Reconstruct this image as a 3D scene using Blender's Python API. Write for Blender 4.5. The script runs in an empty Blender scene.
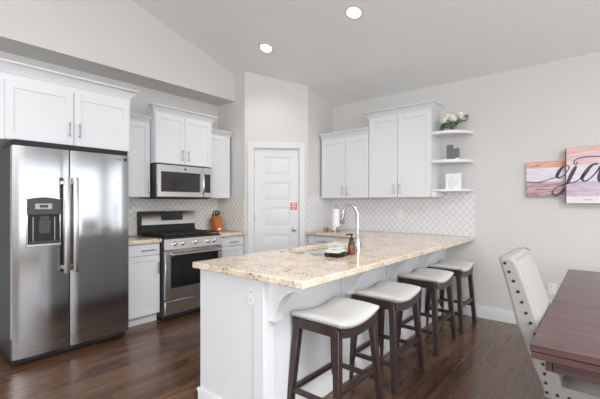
import bpy, bmesh, math, random
from mathutils import Vector, Matrix
C = bpy.context.scene.collection
SC = bpy.context.scene
PI = math.pi

# ------------------------------------------------------------------ camera
cam_d = bpy.data.cameras.new('camera')
cam = bpy.data.objects.new('camera', cam_d); C.objects.link(cam)
cam_d.sensor_width = 36.0
cam_d.lens = 36.0 * 359.63 / 600.0
cam_d.shift_y = 4.017 / 600.0
cam_d.clip_start = 0.02
cam.location = (0, 0, 1.3008)
cam.rotation_euler = (PI / 2, 0, math.radians(40.037 - 90.0))
SC.camera = cam

# ------------------------------------------------------------------ world, light, exposure
SC.view_settings.view_transform = 'Standard'
SC.view_settings.look = 'None'
SC.view_settings.gamma = 1.0
SC.view_settings.use_curve_mapping = False
SC.view_settings.exposure = 0.36

w = bpy.data.worlds.new('daylight'); SC.world = w
w.use_nodes = True
nt = w.node_tree
bg = nt.nodes['Background']
bg.inputs['Color'].default_value = (0.86, 0.92, 1.0, 1)
bg.inputs['Strength'].default_value = 1.0


def area_light(name, loc, rot, sx, sy, power, col):
    d = bpy.data.lights.new(name, 'AREA'); d.shape = 'RECTANGLE'
    d.size = sx; d.size_y = sy; d.energy = power; d.color = col
    o = bpy.data.objects.new(name, d); C.objects.link(o)
    o.location = loc; o.rotation_euler = rot
    return o


# daylight through the patio door (wall at -y) and through the windows behind the camera (wall at -x)
area_light('patio_daylight', (2.55, -4.06, 1.35), (PI / 2, 0, 0), 3.3, 1.9, 31, (0.95, 0.975, 1.0))
area_light('window_daylight', (-3.66, -0.2, 1.75), (PI / 2, 0, -PI / 2), 4.6, 1.5, 92, (0.98, 0.985, 1.0))
area_light('side_window_daylight', (-1.6, -4.06, 1.6), (PI / 2, 0, 0), 2.2, 1.6, 72, (0.95, 0.975, 1.0))
area_light('side_door_daylight', (4.54, -2.6, 1.35), (PI / 2, 0, PI / 2), 2.4, 1.9, 18, (0.95, 0.975, 1.0))
# fill light added above a made-up opening in the vault, dining side
area_light('skylight_daylight', (0.5, -2.2, 2.7535 + .2892 * 3.976 + .08), (0, math.atan(.2892), 0), 1.6, 2.0, 215, (0.97, 0.985, 1.0))

# ------------------------------------------------------------------ constants of the room
YW = 4.318          # left (kitchen) wall
XR = 4.476          # right wall
RIDGE = -0.6
P1 = (3.269, 3.730) # pantry corner beside the range wall
P2 = (3.883, 3.116) # pantry corner beside the right wall


def zc(x):
    if x >= RIDGE:
        return 2.7535 + 0.2892 * (XR - x)
    return 2.7535 + 0.2892 * (XR - RIDGE) - 0.2892 * (RIDGE - x)


def TL(a, b, z):  # cabinets on the left wall: a along x, b out from the wall
    return (a, YW - b, z)


def TR(a, b, z):  # cabinets on the right wall: a along y, b out from the wall
    return (XR - b, a, z)


# ------------------------------------------------------------------ mesh helpers
class MB:
    def __init__(self, T=None):
        self.bm = bmesh.new(); self.T = T or (lambda x, y, z: (x, y, z))

    def v(self, x, y, z):
        return self.bm.verts.new(self.T(x, y, z))

    def box(self, x0, x1, y0, y1, z0, z1, bevel=0.0, seg=1):
        vs = [self.v(x, y, z) for x in (x0, x1) for y in (y0, y1) for z in (z0, z1)]
        fs = []
        for f in ((0, 1, 3, 2), (4, 6, 7, 5), (0, 4, 5, 1), (2, 3, 7, 6), (0, 2, 6, 4), (1, 5, 7, 3)):
            fs.append(self.bm.faces.new([vs[i] for i in f]))
        if bevel:
            es = list({e for f in fs for e in f.edges})
            bmesh.ops.recalc_face_normals(self.bm, faces=fs)
            bmesh.ops.bevel(self.bm, geom=es, offset=bevel, segments=seg, affect='EDGES', profile=0.5)
        return self

    def hexa(self, bot, top, bevel=0.0):
        """bot, top: four (x,y,z) corners each, same order"""
        b = [self.v(*p) for p in bot]; t = [self.v(*p) for p in top]
        n = len(b)
        fs = [self.bm.faces.new(b), self.bm.faces.new(t)]
        for i in range(n):
            j = (i + 1) % n
            fs.append(self.bm.faces.new((b[i], b[j], t[j], t[i])))
        if bevel:
            es = list({e for f in fs for e in f.edges})
            bmesh.ops.recalc_face_normals(self.bm, faces=fs)
            bmesh.ops.bevel(self.bm, geom=es, offset=bevel, segments=1, affect='EDGES')
        return self

    def prism(self, pts, axis, a0, a1):
        """pts 2D polygon; axis 'x': pts are (y,z); 'y': (x,z); 'z': (x,y)"""
        def mk(p, a):
            return {'x': (a, p[0], p[1]), 'y': (p[0], a, p[1]), 'z': (p[0], p[1], a)}[axis]
        return self.hexa([mk(p, a0) for p in pts], [mk(p, a1) for p in pts])

    def ring(self, c, u, w_, r, n):
        return [self.bm.verts.new(Vector(c) + u * (r * math.cos(2 * PI * k / n)) + w_ * (r * math.sin(2 * PI * k / n))) for k in range(n)]

    def tube(self, pts, r, n=10, cap=True):
        pts = [Vector(self.T(*p)) for p in pts]
        rs = r if isinstance(r, (list, tuple)) else [r] * len(pts)
        rings = []
        up = None
        for i, p in enumerate(pts):
            if i == 0: d = pts[1] - p
            elif i == len(pts) - 1: d = p - pts[i - 1]
            else: d = (pts[i + 1] - p).normalized() + (p - pts[i - 1]).normalized()
            d.normalize()
            if up is None:
                up = Vector((0, 0, 1)) if abs(d.z) < 0.9 else Vector((1, 0, 0))
            u = (up - d * up.dot(d)).normalized(); up = u
            rings.append(self.ring(p, u, d.cross(u), rs[i], n))
        for a, b in zip(rings, rings[1:]):
            for k in range(n):
                f = self.bm.faces.new((a[k], a[(k + 1) % n], b[(k + 1) % n], b[k])); f.smooth = True
        if cap:
            self.bm.faces.new(rings[0]); self.bm.faces.new(rings[-1])
        return self

    def lathe(self, prof, c=(0, 0, 0), n=20, axis='z', smooth=True, closed=False):
        """prof: list of (r, h); turned about the axis through c"""
        rings = []
        for r, h in prof:
            ring = []
            for k in range(n):
                a = 2 * PI * k / n
                p = (r * math.cos(a), r * math.sin(a), h)
                if axis == 'y': p = (p[0], h, p[1])
                if axis == 'x': p = (h, p[0], p[1])
                ring.append(self.v(c[0] + p[0], c[1] + p[1], c[2] + p[2]))
            rings.append(ring)
        for a, b in zip(rings, rings[1:]):
            for k in range(n):
                f = self.bm.faces.new((a[k], a[(k + 1) % n], b[(k + 1) % n], b[k])); f.smooth = smooth
        if closed:
            a, b = rings[-1], rings[0]
            for k in range(n): self.bm.faces.new((a[k], a[(k + 1) % n], b[(k + 1) % n], b[k]))
        else:
            self.bm.faces.new(rings[0]); self.bm.faces.new(rings[-1])
        return self

    def ball(self, c, r, sx=1, sy=1, sz=1, u=8, v=6):
        m = Matrix.Translation(self.T(*c)) @ Matrix.Diagonal((sx, sy, sz, 1))
        res = bmesh.ops.create_uvsphere(self.bm, u_segments=u, v_segments=v, radius=r, matrix=m)
        for vv in res['verts']:
            for f in vv.link_faces: f.smooth = True
        return self

    def quad(self, pts):
        self.bm.faces.new([self.v(*p) for p in pts]); return self

    def build(self, name, m, parent=None, loc=None):
        bmesh.ops.recalc_face_normals(self.bm, faces=self.bm.faces[:])
        me = bpy.data.meshes.new(name)
        off = Vector((0, 0, 0))
        if loc is not None: off = Vector(loc)
        elif parent is not None:
            p = parent
            while p is not None:
                off += p.location; p = p.parent
        if off.length: bmesh.ops.translate(self.bm, verts=self.bm.verts[:], vec=-off)
        self.bm.to_mesh(me); self.bm.free()
        me.materials.append(m)
        me.set_sharp_from_angle(angle=math.radians(42))
        o = bpy.data.objects.new(name, me); C.objects.link(o)
        if parent is not None: o.parent = parent
        if loc is not None: o.location = loc
        return o


def thing(name, label, cat, loc=(0, 0, 0), group=None):
    o = bpy.data.objects.new(name, None); C.objects.link(o)
    o.empty_display_size = 0.05
    o.location = loc; o['label'] = label; o['category'] = cat
    if group: o['group'] = group
    return o


def tag(o, label, cat, group=None):
    o['label'] = label; o['category'] = cat
    if group: o['group'] = group
    return o


def struct(o, label=None, cat=None):
    o['kind'] = 'structure'
    o['label'] = label or o.name; o['category'] = cat or o.name.split('_')[0]
    return o


def poly_with_hole(outer, hole, z0, z1):
    mb = MB(); bm = mb.bm
    es = []
    for loop in ([outer, hole] if hole else [outer]):
        vs = [bm.verts.new((x, y, z0)) for x, y in loop]
        for i in range(len(vs)): es.append(bm.edges.new((vs[i], vs[(i + 1) % len(vs)])))
    r = bmesh.ops.triangle_fill(bm, use_beauty=True, use_dissolve=False, edges=es)
    fs = [g for g in r['geom'] if isinstance(g, bmesh.types.BMFace)]
    e = bmesh.ops.extrude_face_region(bm, geom=fs)
    vs = [g for g in e['geom'] if isinstance(g, bmesh.types.BMVert)]
    bmesh.ops.translate(bm, verts=vs, vec=(0, 0, z1 - z0))
    return mb


# ------------------------------------------------------------------ materials
def mat(name, col, rough=0.5, metal=0.0, **kw):
    m = bpy.data.materials.new(name); m.use_nodes = True
    b = m.node_tree.nodes['Principled BSDF']
    b.inputs['Base Color'].default_value = (*col, 1)
    b.inputs['Roughness'].default_value = rough
    b.inputs['Metallic'].default_value = metal
    for k, v in kw.items():
        b.inputs[k.replace('_', ' ')].default_value = v
    return m


def nodes(m): return m.node_tree.nodes, m.node_tree.links, m.node_tree.nodes['Principled BSDF']


def srgb(r, g, b):
    f = lambda c: (c / 255 / 12.92) if c <= 10 else ((c / 255 + 0.055) / 1.055) ** 2.4
    return (f(r), f(g), f(b))


def noise_bump(m, scale=80, strength=0.05, dist=0.01, stretch=(1, 1, 1)):
    N, L, B = nodes(m)
    tc = N.new('ShaderNodeTexCoord'); mp = N.new('ShaderNodeMapping'); mp.inputs['Scale'].default_value = stretch
    n = N.new('ShaderNodeTexNoise'); n.inputs['Scale'].default_value = scale
    bu = N.new('ShaderNodeBump'); bu.inputs['Strength'].default_value = strength; bu.inputs['Distance'].default_value = dist
    L.new(tc.outputs['Object'], mp.inputs['Vector']); L.new(mp.outputs['Vector'], n.inputs['Vector'])
    L.new(n.outputs['Fac'], bu.inputs['Height']); L.new(bu.outputs['Normal'], B.inputs['Normal'])
    return m


def color_noise(m, cols, scale=5, stretch=(1, 1, 1), detail=4, pos=None, dist=0.0):
    N, L, B = nodes(m)
    tc = N.new('ShaderNodeTexCoord'); mp = N.new('ShaderNodeMapping'); mp.inputs['Scale'].default_value = stretch
    n = N.new('ShaderNodeTexNoise'); n.inputs['Scale'].default_value = scale; n.inputs['Detail'].default_value = detail
    n.inputs['Distortion'].default_value = dist
    cr = N.new('ShaderNodeValToRGB')
    k = len(cols)
    pos = pos or [0.3 + 0.4 * i / (k - 1) for i in range(k)]
    while len(cr.color_ramp.elements) < k: cr.color_ramp.elements.new(0.5)
    for e, c, p in zip(cr.color_ramp.elements, cols, pos): e.position = p; e.color = (*c, 1)
    L.new(tc.outputs['Object'], mp.inputs['Vector']); L.new(mp.outputs['Vector'], n.inputs['Vector'])
    L.new(n.outputs['Fac'], cr.inputs['Fac']); L.new(cr.outputs['Color'], B.inputs['Base Color'])
    return m


M = {}
M['wall'] = noise_bump(mat('wall_paint', (0.648, 0.637, 0.62), 0.75), 220, 0.06, 0.002)
M['ceiling'] = noise_bump(mat('ceiling_paint', (0.84, 0.85, 0.85), 0.8), 160, 0.08, 0.003)
M['white'] = mat('white_cabinet_paint', (0.72, 0.73, 0.75), 0.38)
M['trim'] = mat('white_trim_paint', (0.70, 0.705, 0.71), 0.4)
M['panel'] = mat('peninsula_panel_paint', (0.74, 0.755, 0.775), 0.45)
M['nickel'] = mat('brushed_nickel', (0.36, 0.355, 0.345), 0.32, 1.0)
M['chrome'] = mat('chrome', (0.58, 0.58, 0.575), 0.2, 1.0)
M['steel'] = mat('stainless_steel', (0.42, 0.425, 0.435), 0.13, 1.0)
noise_bump(M['steel'], 9, 0.006, 0.01, (60, 60, 1.2))
M['steel_range'] = mat('range_steel', (0.64, 0.635, 0.625), 0.28, 1.0)
noise_bump(M['steel_range'], 9, 0.012, 0.01, (1.2, 60, 60))
M['sink'] = mat('satin_sink_steel', (0.75, 0.75, 0.745), 0.34, 1.0)
M['darkside'] = mat('charcoal_enamel', (0.03, 0.031, 0.033), 0.5)
M['black'] = mat('black_plastic', (0.008, 0.008, 0.009), 0.6)
M['grayplastic'] = mat('grey_plastic', (0.045, 0.046, 0.05), 0.4)
M['lightplastic'] = mat('light_grey_plastic', (0.42, 0.42, 0.43), 0.4)
M['glassblack'] = mat('black_oven_glass', (0.012, 0.012, 0.013), 0.06)
M['mwglass'] = mat('microwave_window', (0.03, 0.03, 0.032), 0.08)
M['iron'] = mat('cast_iron', (0.015, 0.015, 0.016), 0.55)
M['bamboo'] = color_noise(mat('orange_wood', (0.5, 0.2, 0.05), 0.4), [srgb(150, 80, 38), srgb(196, 118, 62)], 6, (6, 6, 1))
M['paper'] = noise_bump(mat('paper', (0.86, 0.86, 0.86), 0.9), 120, 0.1, 0.003)
M['outlet'] = mat('white_plastic', (0.80, 0.80, 0.80), 0.35)
M['slot'] = mat('dark_slot', (0.05, 0.05, 0.05), 0.6)
M['red'] = mat('red_print', srgb(226, 52, 54), 0.5)
M['whiteink'] = mat('white_print', (0.85, 0.78, 0.76), 0.5)
M['amber'] = mat('amber_glass', srgb(112, 50, 34), 0.15, 0.0)
M['darkgreen'] = mat('dark_label', srgb(48, 58, 46), 0.5)
M['navy'] = color_noise(mat('navy_check_cloth', (0.02, 0.02, 0.03), 0.9), [srgb(22, 22, 30), srgb(24, 24, 34), srgb(84, 110, 120)], 42, (1, 1, 1), 2, [0.3, 0.58, 0.68])
M['cream'] = color_noise(mat('cream_cloth', (0.7, 0.65, 0.5), 0.9), [srgb(222, 212, 182), srgb(236, 232, 214)], 20)
M['bluecloth'] = color_noise(mat('pale_blue_cloth', (0.4, 0.55, 0.7), 0.9), [srgb(150, 176, 204), srgb(214, 224, 232)], 18)
M['leaf'] = color_noise(mat('leaf_green', (0.05, 0.15, 0.03), 0.5), [srgb(52, 92, 40), srgb(98, 146, 70)], 22)
M['petal'] = mat('ivory_petal', (0.84, 0.84, 0.78), 0.6)
M['stem'] = mat('stem_green', srgb(94, 112, 60), 0.6)
M['jar'] = mat('clear_glass', (0.9, 0.92, 0.88), 0.03, 0.0, Transmission_Weight=0.9, IOR=1.3)
M['moss'] = mat('moss_filler', srgb(140, 134, 104), 0.9)
M['shaker'] = mat('spice_brown', srgb(140, 122, 100), 0.3)
M['greyframe'] = mat('grey_card', srgb(112, 114, 110), 0.6)
M['ink'] = mat('grey_ink', srgb(150, 150, 150), 0.7)
M['lamp'] = mat('lit_lens', (1, 1, 1), 0.5)
N, L, B = nodes(M['lamp'])
B.inputs['Emission Color'].default_value = (1.0, 0.96, 0.9, 1); B.inputs['Emission Strength'].default_value = 9.0
M['display'] = mat('display_glass', (0.01, 0.01, 0.012), 0.1)
M['espresso'] = color_noise(mat('espresso_wood', (0.02, 0.012, 0.01), 0.33), [srgb(42, 31, 30), srgb(70, 55, 53)], 7, (14, 14, 1.5))
M['linen'] = noise_bump(mat('light_linen', srgb(208, 207, 204), 0.9, 0.0, Sheen_Weight=0.2), 500, 0.25, 0.002)
M['chairlinen'] = noise_bump(mat('oatmeal_linen', srgb(152, 150, 147), 0.9, 0.0, Sheen_Weight=0.2), 480, 0.25, 0.002)
M['nail'] = mat('nickel_nails', (0.45, 0.43, 0.40), 0.3, 1.0)
M['darknail'] = mat('bronze_nails', (0.035, 0.03, 0.028), 0.35, 0.6)
M['dark_text'] = mat('charcoal_lettering', srgb(78, 72, 80), 0.7)
M['darkcanvas'] = mat('canvas_edge', srgb(112, 100, 98), 0.8)


def floor_mat():
    m = mat('dark_wood_planks', (0.06, 0.03, 0.02), 0.3, 0.0, Coat_Weight=0.35, Coat_Roughness=0.16)
    N, L, B = nodes(m)
    tc = N.new('ShaderNodeTexCoord')
    br = N.new('ShaderNodeTexBrick')
    br.offset = 0.37; br.offset_frequency = 2
    br.inputs['Scale'].default_value = 1.0
    br.inputs['Brick Width'].default_value = 1.05; br.inputs['Row Height'].default_value = 0.127
    br.inputs['Mortar Size'].default_value = 0.0022; br.inputs['Mortar Smooth'].default_value = 0.2
    br.inputs['Bias'].default_value = 0.0
    br.inputs['Color1'].default_value = (0, 0, 0, 1); br.inputs['Color2'].default_value = (1, 1, 1, 1)
    br.inputs['Mortar'].default_value = (0.5, 0.5, 0.5, 1)
    L.new(tc.outputs['Object'], br.inputs['Vector'])
    mp = N.new('ShaderNodeMapping'); mp.inputs['Scale'].default_value = (0.8, 8, 1)
    L.new(tc.outputs['Object'], mp.inputs['Vector'])
    add = N.new('ShaderNodeVectorMath'); add.operation = 'ADD'
    sc = N.new('ShaderNodeVectorMath'); sc.operation = 'SCALE'; sc.inputs['Scale'].default_value = 9.0
    L.new(br.outputs['Color'], sc.inputs[0]); L.new(mp.outputs['Vector'], add.inputs[0]); L.new(sc.outputs[0], add.inputs[1])
    n = N.new('ShaderNodeTexNoise'); n.inputs['Scale'].default_value = 2.2; n.inputs['Detail'].default_value = 4; n.inputs['Distortion'].default_value = 0.3
    n.inputs['Roughness'].default_value = 0.5
    L.new(add.outputs[0], n.inputs['Vector'])
    mx = N.new('ShaderNodeMath'); mx.operation = 'MULTIPLY_ADD'; mx.inputs[1].default_value = 0.34
    L.new(br.outputs['Color'], mx.inputs[0]); L.new(n.outputs['Fac'], mx.inputs[2])
    cr = N.new('ShaderNodeValToRGB')
    for c, p in ((srgb(56, 37, 26), 0.30), (srgb(76, 51, 35), 0.52), (srgb(96, 66, 45), 0.74), (srgb(112, 79, 54), 0.96)):
        e = cr.color_ramp.elements.new(p); e.color = (*c, 1)
    cr.color_ramp.elements.remove(cr.color_ramp.elements[0]); cr.color_ramp.elements.remove(cr.color_ramp.elements[-1])
    L.new(mx.outputs[0], cr.inputs['Fac'])
    seam_sheen = N.new('ShaderNodeMixRGB'); seam_sheen.inputs['Color2'].default_value = (*srgb(112, 88, 70), 1)  # seams coloured lighter than the planks, standing in for sheen on their bevels
    L.new(br.outputs['Fac'], seam_sheen.inputs['Fac']); L.new(cr.outputs['Color'], seam_sheen.inputs['Color1'])
    L.new(seam_sheen.outputs['Color'], B.inputs['Base Color'])
    rr = N.new('ShaderNodeMath'); rr.operation = 'MULTIPLY_ADD'; rr.inputs[1].default_value = 0.22; rr.inputs[2].default_value = 0.17
    L.new(n.outputs['Fac'], rr.inputs[0]); L.new(rr.outputs[0], B.inputs['Roughness'])
    bu = N.new('ShaderNodeBump'); bu.inputs['Strength'].default_value = 0.25; bu.inputs['Distance'].default_value = 0.004
    gm = N.new('ShaderNodeMath'); gm.operation = 'MULTIPLY'; gm.inputs[1].default_value = 0.22
    L.new(n.outputs['Fac'], gm.inputs[0])
    sb = N.new('ShaderNodeMath'); sb.operation = 'SUBTRACT'
    L.new(gm.outputs[0], sb.inputs[0]); L.new(br.outputs['Fac'], sb.inputs[1])
    L.new(sb.outputs[0], bu.inputs['Height']); L.new(bu.outputs['Normal'], B.inputs['Normal'])
    return m


def tile_mat(name, ax, w_, h_, k, tile, grout, t, tile2):
    """lantern / lattice tile: two families of wavy diagonal grout lines"""
    m = mat(name, tile, 0.2)
    N, L, B = nodes(m)
    tc = N.new('ShaderNodeTexCoord'); sp = N.new('ShaderNodeSeparateXYZ')
    L.new(tc.outputs['Object'], sp.inputs[0])

    def math_(op, a, b=None, c=None):
        n = N.new('ShaderNodeMath'); n.operation = op
        for i, q in enumerate((a, b, c)):
            if q is None: continue
            if isinstance(q, (int, float)): n.inputs[i].default_value = q
            else: L.new(q, n.inputs[i])
        return n.outputs[0]
    A = math_('DIVIDE', sp.outputs[ax], w_); Z = math_('DIVIDE', sp.outputs['Z'], h_)
    U = math_('ADD', A, Z); V = math_('SUBTRACT', A, Z)
    sU = math_('MULTIPLY', math_('SINE', math_('MULTIPLY', U, 2 * PI)), k)
    sV = math_('MULTIPLY', math_('SINE', math_('MULTIPLY', V, 2 * PI)), k)
    U2 = math_('ADD', U, sV); V2 = math_('ADD', V, sU)
    d = math_('MINIMUM', math_('PINGPONG', U2, 0.5), math_('PINGPONG', V2, 0.5))
    mr = N.new('ShaderNodeMapRange'); mr.inputs['From Min'].default_value = t * 0.6; mr.inputs['From Max'].default_value = t * 1.3
    L.new(d, mr.inputs['Value'])
    ns = N.new('ShaderNodeTexNoise'); ns.inputs['Scale'].default_value = 14; ns.inputs['Detail'].default_value = 2
    L.new(tc.outputs['Object'], ns.inputs['Vector'])
    tm = N.new('ShaderNodeMixRGB'); tm.inputs['Color1'].default_value = (*tile, 1); tm.inputs['Color2'].default_value = (*tile2, 1)
    L.new(ns.outputs['Fac'], tm.inputs['Fac'])
    mx = N.new('ShaderNodeMixRGB'); mx.inputs['Color1'].default_value = (*grout, 1)
    L.new(mr.outputs['Result'], mx.inputs['Fac']); L.new(tm.outputs['Color'], mx.inputs['Color2'])
    L.new(mx.outputs['Color'], B.inputs['Base Color'])
    bu = N.new('ShaderNodeBump'); bu.inputs['Strength'].default_value = 0.3; bu.inputs['Distance'].default_value = 0.002
    L.new(mr.outputs['Result'], bu.inputs['Height']); L.new(bu.outputs['Normal'], B.inputs['Normal'])
    return m


def granite_mat():
    m = mat('beige_granite', (0.6, 0.5, 0.4), 0.12)
    N, L, B = nodes(m)
    tc = N.new('ShaderNodeTexCoord')
    n1 = N.new('ShaderNodeTexNoise'); n1.inputs['Scale'].default_value = 5; n1.inputs['Detail'].default_value = 6; n1.inputs['Distortion'].default_value = 1.2
    L.new(tc.outputs['Object'], n1.inputs['Vector'])
    c1 = N.new('ShaderNodeValToRGB')
    els = ((0.28, srgb(206, 188, 168)), (0.42, srgb(222, 202, 178)), (0.55, srgb(226, 210, 190)), (0.66, srgb(220, 194, 168)), (0.8, srgb(230, 220, 208)))
    for p, c in els:
        e = c1.color_ramp.elements.new(p); e.color = (*c, 1)
    c1.color_ramp.elements.remove(c1.color_ramp.elements[0]); c1.color_ramp.elements.remove(c1.color_ramp.elements[-1])
    L.new(n1.outputs['Fac'], c1.inputs['Fac'])
    vo = N.new('ShaderNodeTexVoronoi'); vo.inputs['Scale'].default_value = 95
    L.new(tc.outputs['Object'], vo.inputs['Vector'])
    sep = N.new('ShaderNodeSeparateColor'); L.new(vo.outputs['Color'], sep.inputs[0])
    n2 = N.new('ShaderNodeTexNoise'); n2.inputs['Scale'].default_value = 7; n2.inputs['Detail'].default_value = 5
    L.new(tc.outputs['Object'], n2.inputs['Vector'])
    ad = N.new('ShaderNodeMath'); ad.operation = 'MULTIPLY_ADD'; ad.inputs[1].default_value = 1.3
    L.new(n2.outputs['Fac'], ad.inputs[0]); L.new(sep.outputs[0], ad.inputs[2])

    def mask(out, lo, hi):
        r = N.new('ShaderNodeMapRange'); r.inputs['From Min'].default_value = lo; r.inputs['From Max'].default_value = hi
        L.new(out, r.inputs['Value']); return r.outputs['Result']
    m1 = N.new('ShaderNodeMixRGB'); m1.inputs['Color2'].default_value = (*srgb(182, 162, 144), 1)
    L.new(mask(ad.outputs[0], 1.42, 1.54), m1.inputs['Fac']); L.new(c1.outputs['Color'], m1.inputs['Color1'])
    m2 = N.new('ShaderNodeMixRGB'); m2.inputs['Color2'].default_value = (*srgb(116, 104, 98), 1)
    L.new(mask(ad.outputs[0], 1.68, 1.74), m2.inputs['Fac']); L.new(m1.outputs['Color'], m2.inputs['Color1'])
    m3 = N.new('ShaderNodeMixRGB'); m3.inputs['Color2'].default_value = (*srgb(238, 232, 224), 1)
    ad2 = N.new('ShaderNodeMath'); ad2.operation = 'MULTIPLY_ADD'; ad2.inputs[1].default_value = -0.9
    L.new(n2.outputs['Fac'], ad2.inputs[0]); L.new(sep.outputs[1], ad2.inputs[2])
    L.new(mask(ad2.outputs[0], 0.46, 0.56), m3.inputs['Fac']); L.new(m2.outputs['Color'], m3.inputs['Color1'])
    L.new(m3.outputs['Color'], B.inputs['Base Color'])
    return m


def table_mat():
    m = mat('reddish_brown_wood', (0.1, 0.04, 0.035), 0.34, 0.0, Coat_Weight=0.3, Coat_Roughness=0.22)
    color_noise(m, [srgb(52, 32, 32), srgb(78, 50, 49), srgb(98, 68, 66)], 2.6, (9, 1.0, 9), 6, [0.3, 0.52, 0.72], 1.2)
    return m


def canvas_mat(name, bands):
    """painted planks on canvas: (z, colour) from the bottom up, hard steps, streaked along y"""
    m = mat(name, (0.7, 0.6, 0.6), 0.75)
    N, L, B = nodes(m)
    tc = N.new('ShaderNodeNewGeometry'); sp = N.new('ShaderNodeSeparateXYZ'); L.new(tc.outputs['Position'], sp.inputs[0])
    mp = N.new('ShaderNodeMapping'); mp.inputs['Scale'].default_value = (1, 4, 30)
    L.new(tc.outputs['Position'], mp.inputs['Vector'])
    n = N.new('ShaderNodeTexNoise'); n.inputs['Scale'].default_value = 2.2; n.inputs['Detail'].default_value = 6; n.inputs['Distortion'].default_value = 0.8
    L.new(mp.outputs['Vector'], n.inputs['Vector'])
    prev = None
    for z, ca, cb in bands:
        mc = N.new('ShaderNodeValToRGB')
        mc.color_ramp.elements[0].position = 0.38; mc.color_ramp.elements[0].color = (*ca, 1)
        mc.color_ramp.elements[1].position = 0.62; mc.color_ramp.elements[1].color = (*cb, 1)
        L.new(n.outputs['Fac'], mc.inputs['Fac'])
        if prev is None: prev = mc.outputs['Color']; continue
        g = N.new('ShaderNodeMath'); g.operation = 'GREATER_THAN'; g.inputs[1].default_value = z
        L.new(sp.outputs['Z'], g.inputs[0])
        mx = N.new('ShaderNodeMixRGB'); L.new(g.outputs[0], mx.inputs['Fac']); L.new(prev, mx.inputs['Color1']); L.new(mc.outputs['Color'], mx.inputs['Color2'])
        prev = mx.outputs['Color']
    L.new(prev, B.inputs['Base Color'])
    return m


M['floor'] = floor_mat()
M['tile_left'] = tile_mat('lantern_tile_white', 'X', 0.078, 0.086, 0.03, srgb(224, 223, 216), srgb(164, 158, 146), 0.034, srgb(230, 229, 224))
M['tile_side'] = tile_mat('lantern_tile_side', 'Y', 0.078, 0.086, 0.03, srgb(224, 223, 216), srgb(164, 158, 146), 0.034, srgb(230, 229, 224))
M['tile_right'] = tile_mat('lattice_tile_white', 'Y', 0.078, 0.086, 0.012, srgb(224, 224, 227), srgb(168, 168, 178), 0.032, srgb(232, 232, 235))
M['tile_ret'] = tile_mat('lattice_tile_return', 'X', 0.078, 0.086, 0.012, srgb(224, 224, 227), srgb(168, 168, 178), 0.032, srgb(232, 232, 235))
M['granite'] = granite_mat()
M['table'] = table_mat()

# ------------------------------------------------------------------ structure
X0, Y0 = -3.6, -4.0
struct(MB().box(X0 - .2, XR + .2, Y0 - .2, YW + .2, -0.1, 0).build('floor', M['floor']), 'dark brown hand-scraped wood plank floor', 'floor')
mb = MB()
pr_ = [(XR + .15, zc(XR) - .15 * .2892), (RIDGE, zc(RIDGE)), (X0 - .15, zc(X0 - .15))]
for y0, y1 in ((Y0 - .15, -3.2), (-1.2, YW + .15)):
    mb.prism(pr_ + [(X0 - .15, zc(X0) + .2), (RIDGE, zc(RIDGE) + .2), (XR + .15, zc(XR) + .2)], 'y', y0, y1)
mb.prism([(XR + .15, zc(XR) - .15 * .2892), (1.3, zc(1.3)), (1.3, zc(1.3) + .2), (XR + .15, zc(XR) + .2)], 'y', -3.2, -1.2)  # these two pieces leave an opening, added for the overhead fill light
mb.prism([(-.3, zc(-.3)), (RIDGE, zc(RIDGE)), (X0 - .15, zc(X0 - .15)), (X0 - .15, zc(X0) + .2), (RIDGE, zc(RIDGE) + .2), (-.3, zc(-.3) + .2)], 'y', -3.2, -1.2)
struct(mb.build('ceiling', M['ceiling']), 'sloped greige vaulted ceiling', 'ceiling')
wp = [(X0, 0), (XP := P1[0] + .1, 0), (XP, zc(XP)), (RIDGE, zc(RIDGE)), (X0, zc(X0))]
struct(MB().prism(wp, 'y', YW, YW + .1).build('wall_left', M['wall']), 'greige wall behind the fridge and range', 'wall')
bp = [(X0, 2.732), (P1[0], 2.732), (P1[0], zc(P1[0])), (RIDGE, zc(RIDGE)), (X0, zc(X0))]
struct(MB().prism(bp, 'y', 3.938, YW).build('wall_bulkhead', M['wall']), 'greige bulkhead wall above the fridge and range cabinets', 'wall')
def wall_open_right():
    mb = MB(); H = zc(XR)
    mb.box(XR, XR + .1, -1.4, YW, 0, H); mb.box(XR, XR + .1, Y0, -3.8, 0, H)
    mb.box(XR, XR + .1, -3.8, -1.4, 0, .4); mb.box(XR, XR + .1, -3.8, -1.4, 2.3, H)
    return mb
struct(wall_open_right().build('wall_right', M['wall']), 'greige right wall with the sign', 'wall')
# pantry walls
def col(foot, z0=0.0, ztop=None):
    mb = MB()
    return mb.hexa([(x, y, z0) for x, y in foot], [(x, y, zc(x) if ztop is None else ztop) for x, y in foot])
struct(col([P1, (P1[0], YW), (P1[0] + .1, YW), (P1[0] + .1, P1[1] + .04)]).build('wall_pantry_left', M['wall']), 'short greige pantry wall beside the range run', 'wall')
struct(col([P2, (XR, P2[1]), (XR, P2[1] + .1), (P2[0] + .04, P2[1] + .1)]).build('wall_pantry_right', M['wall']), 'short greige pantry wall beside the paper towels', 'wall')
DT = Vector((P2[0] - P1[0], P2[1] - P1[1], 0)); DL = DT.length; DT.normalize()
DN = Vector((-DT.y, DT.x, 0)); DN = -DN if DN.x > 0 else DN     # toward the room
def TD(s, b, z):
    p = Vector((P1[0], P1[1], 0)) + DT * s + DN * b
    return (p.x, p.y, z)
def dcol(s0, s1, z0):
    pts = [TD(s0, 0, 0), TD(s1, 0, 0), TD(s1, -.1, 0), TD(s0, -.1, 0)]
    mb = MB(); return mb.hexa([(p[0], p[1], z0) for p in pts], [(p[0], p[1], zc(p[0])) for p in pts])
S0, S1 = .128, .742
mb = dcol(0, S0, 0)
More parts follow.
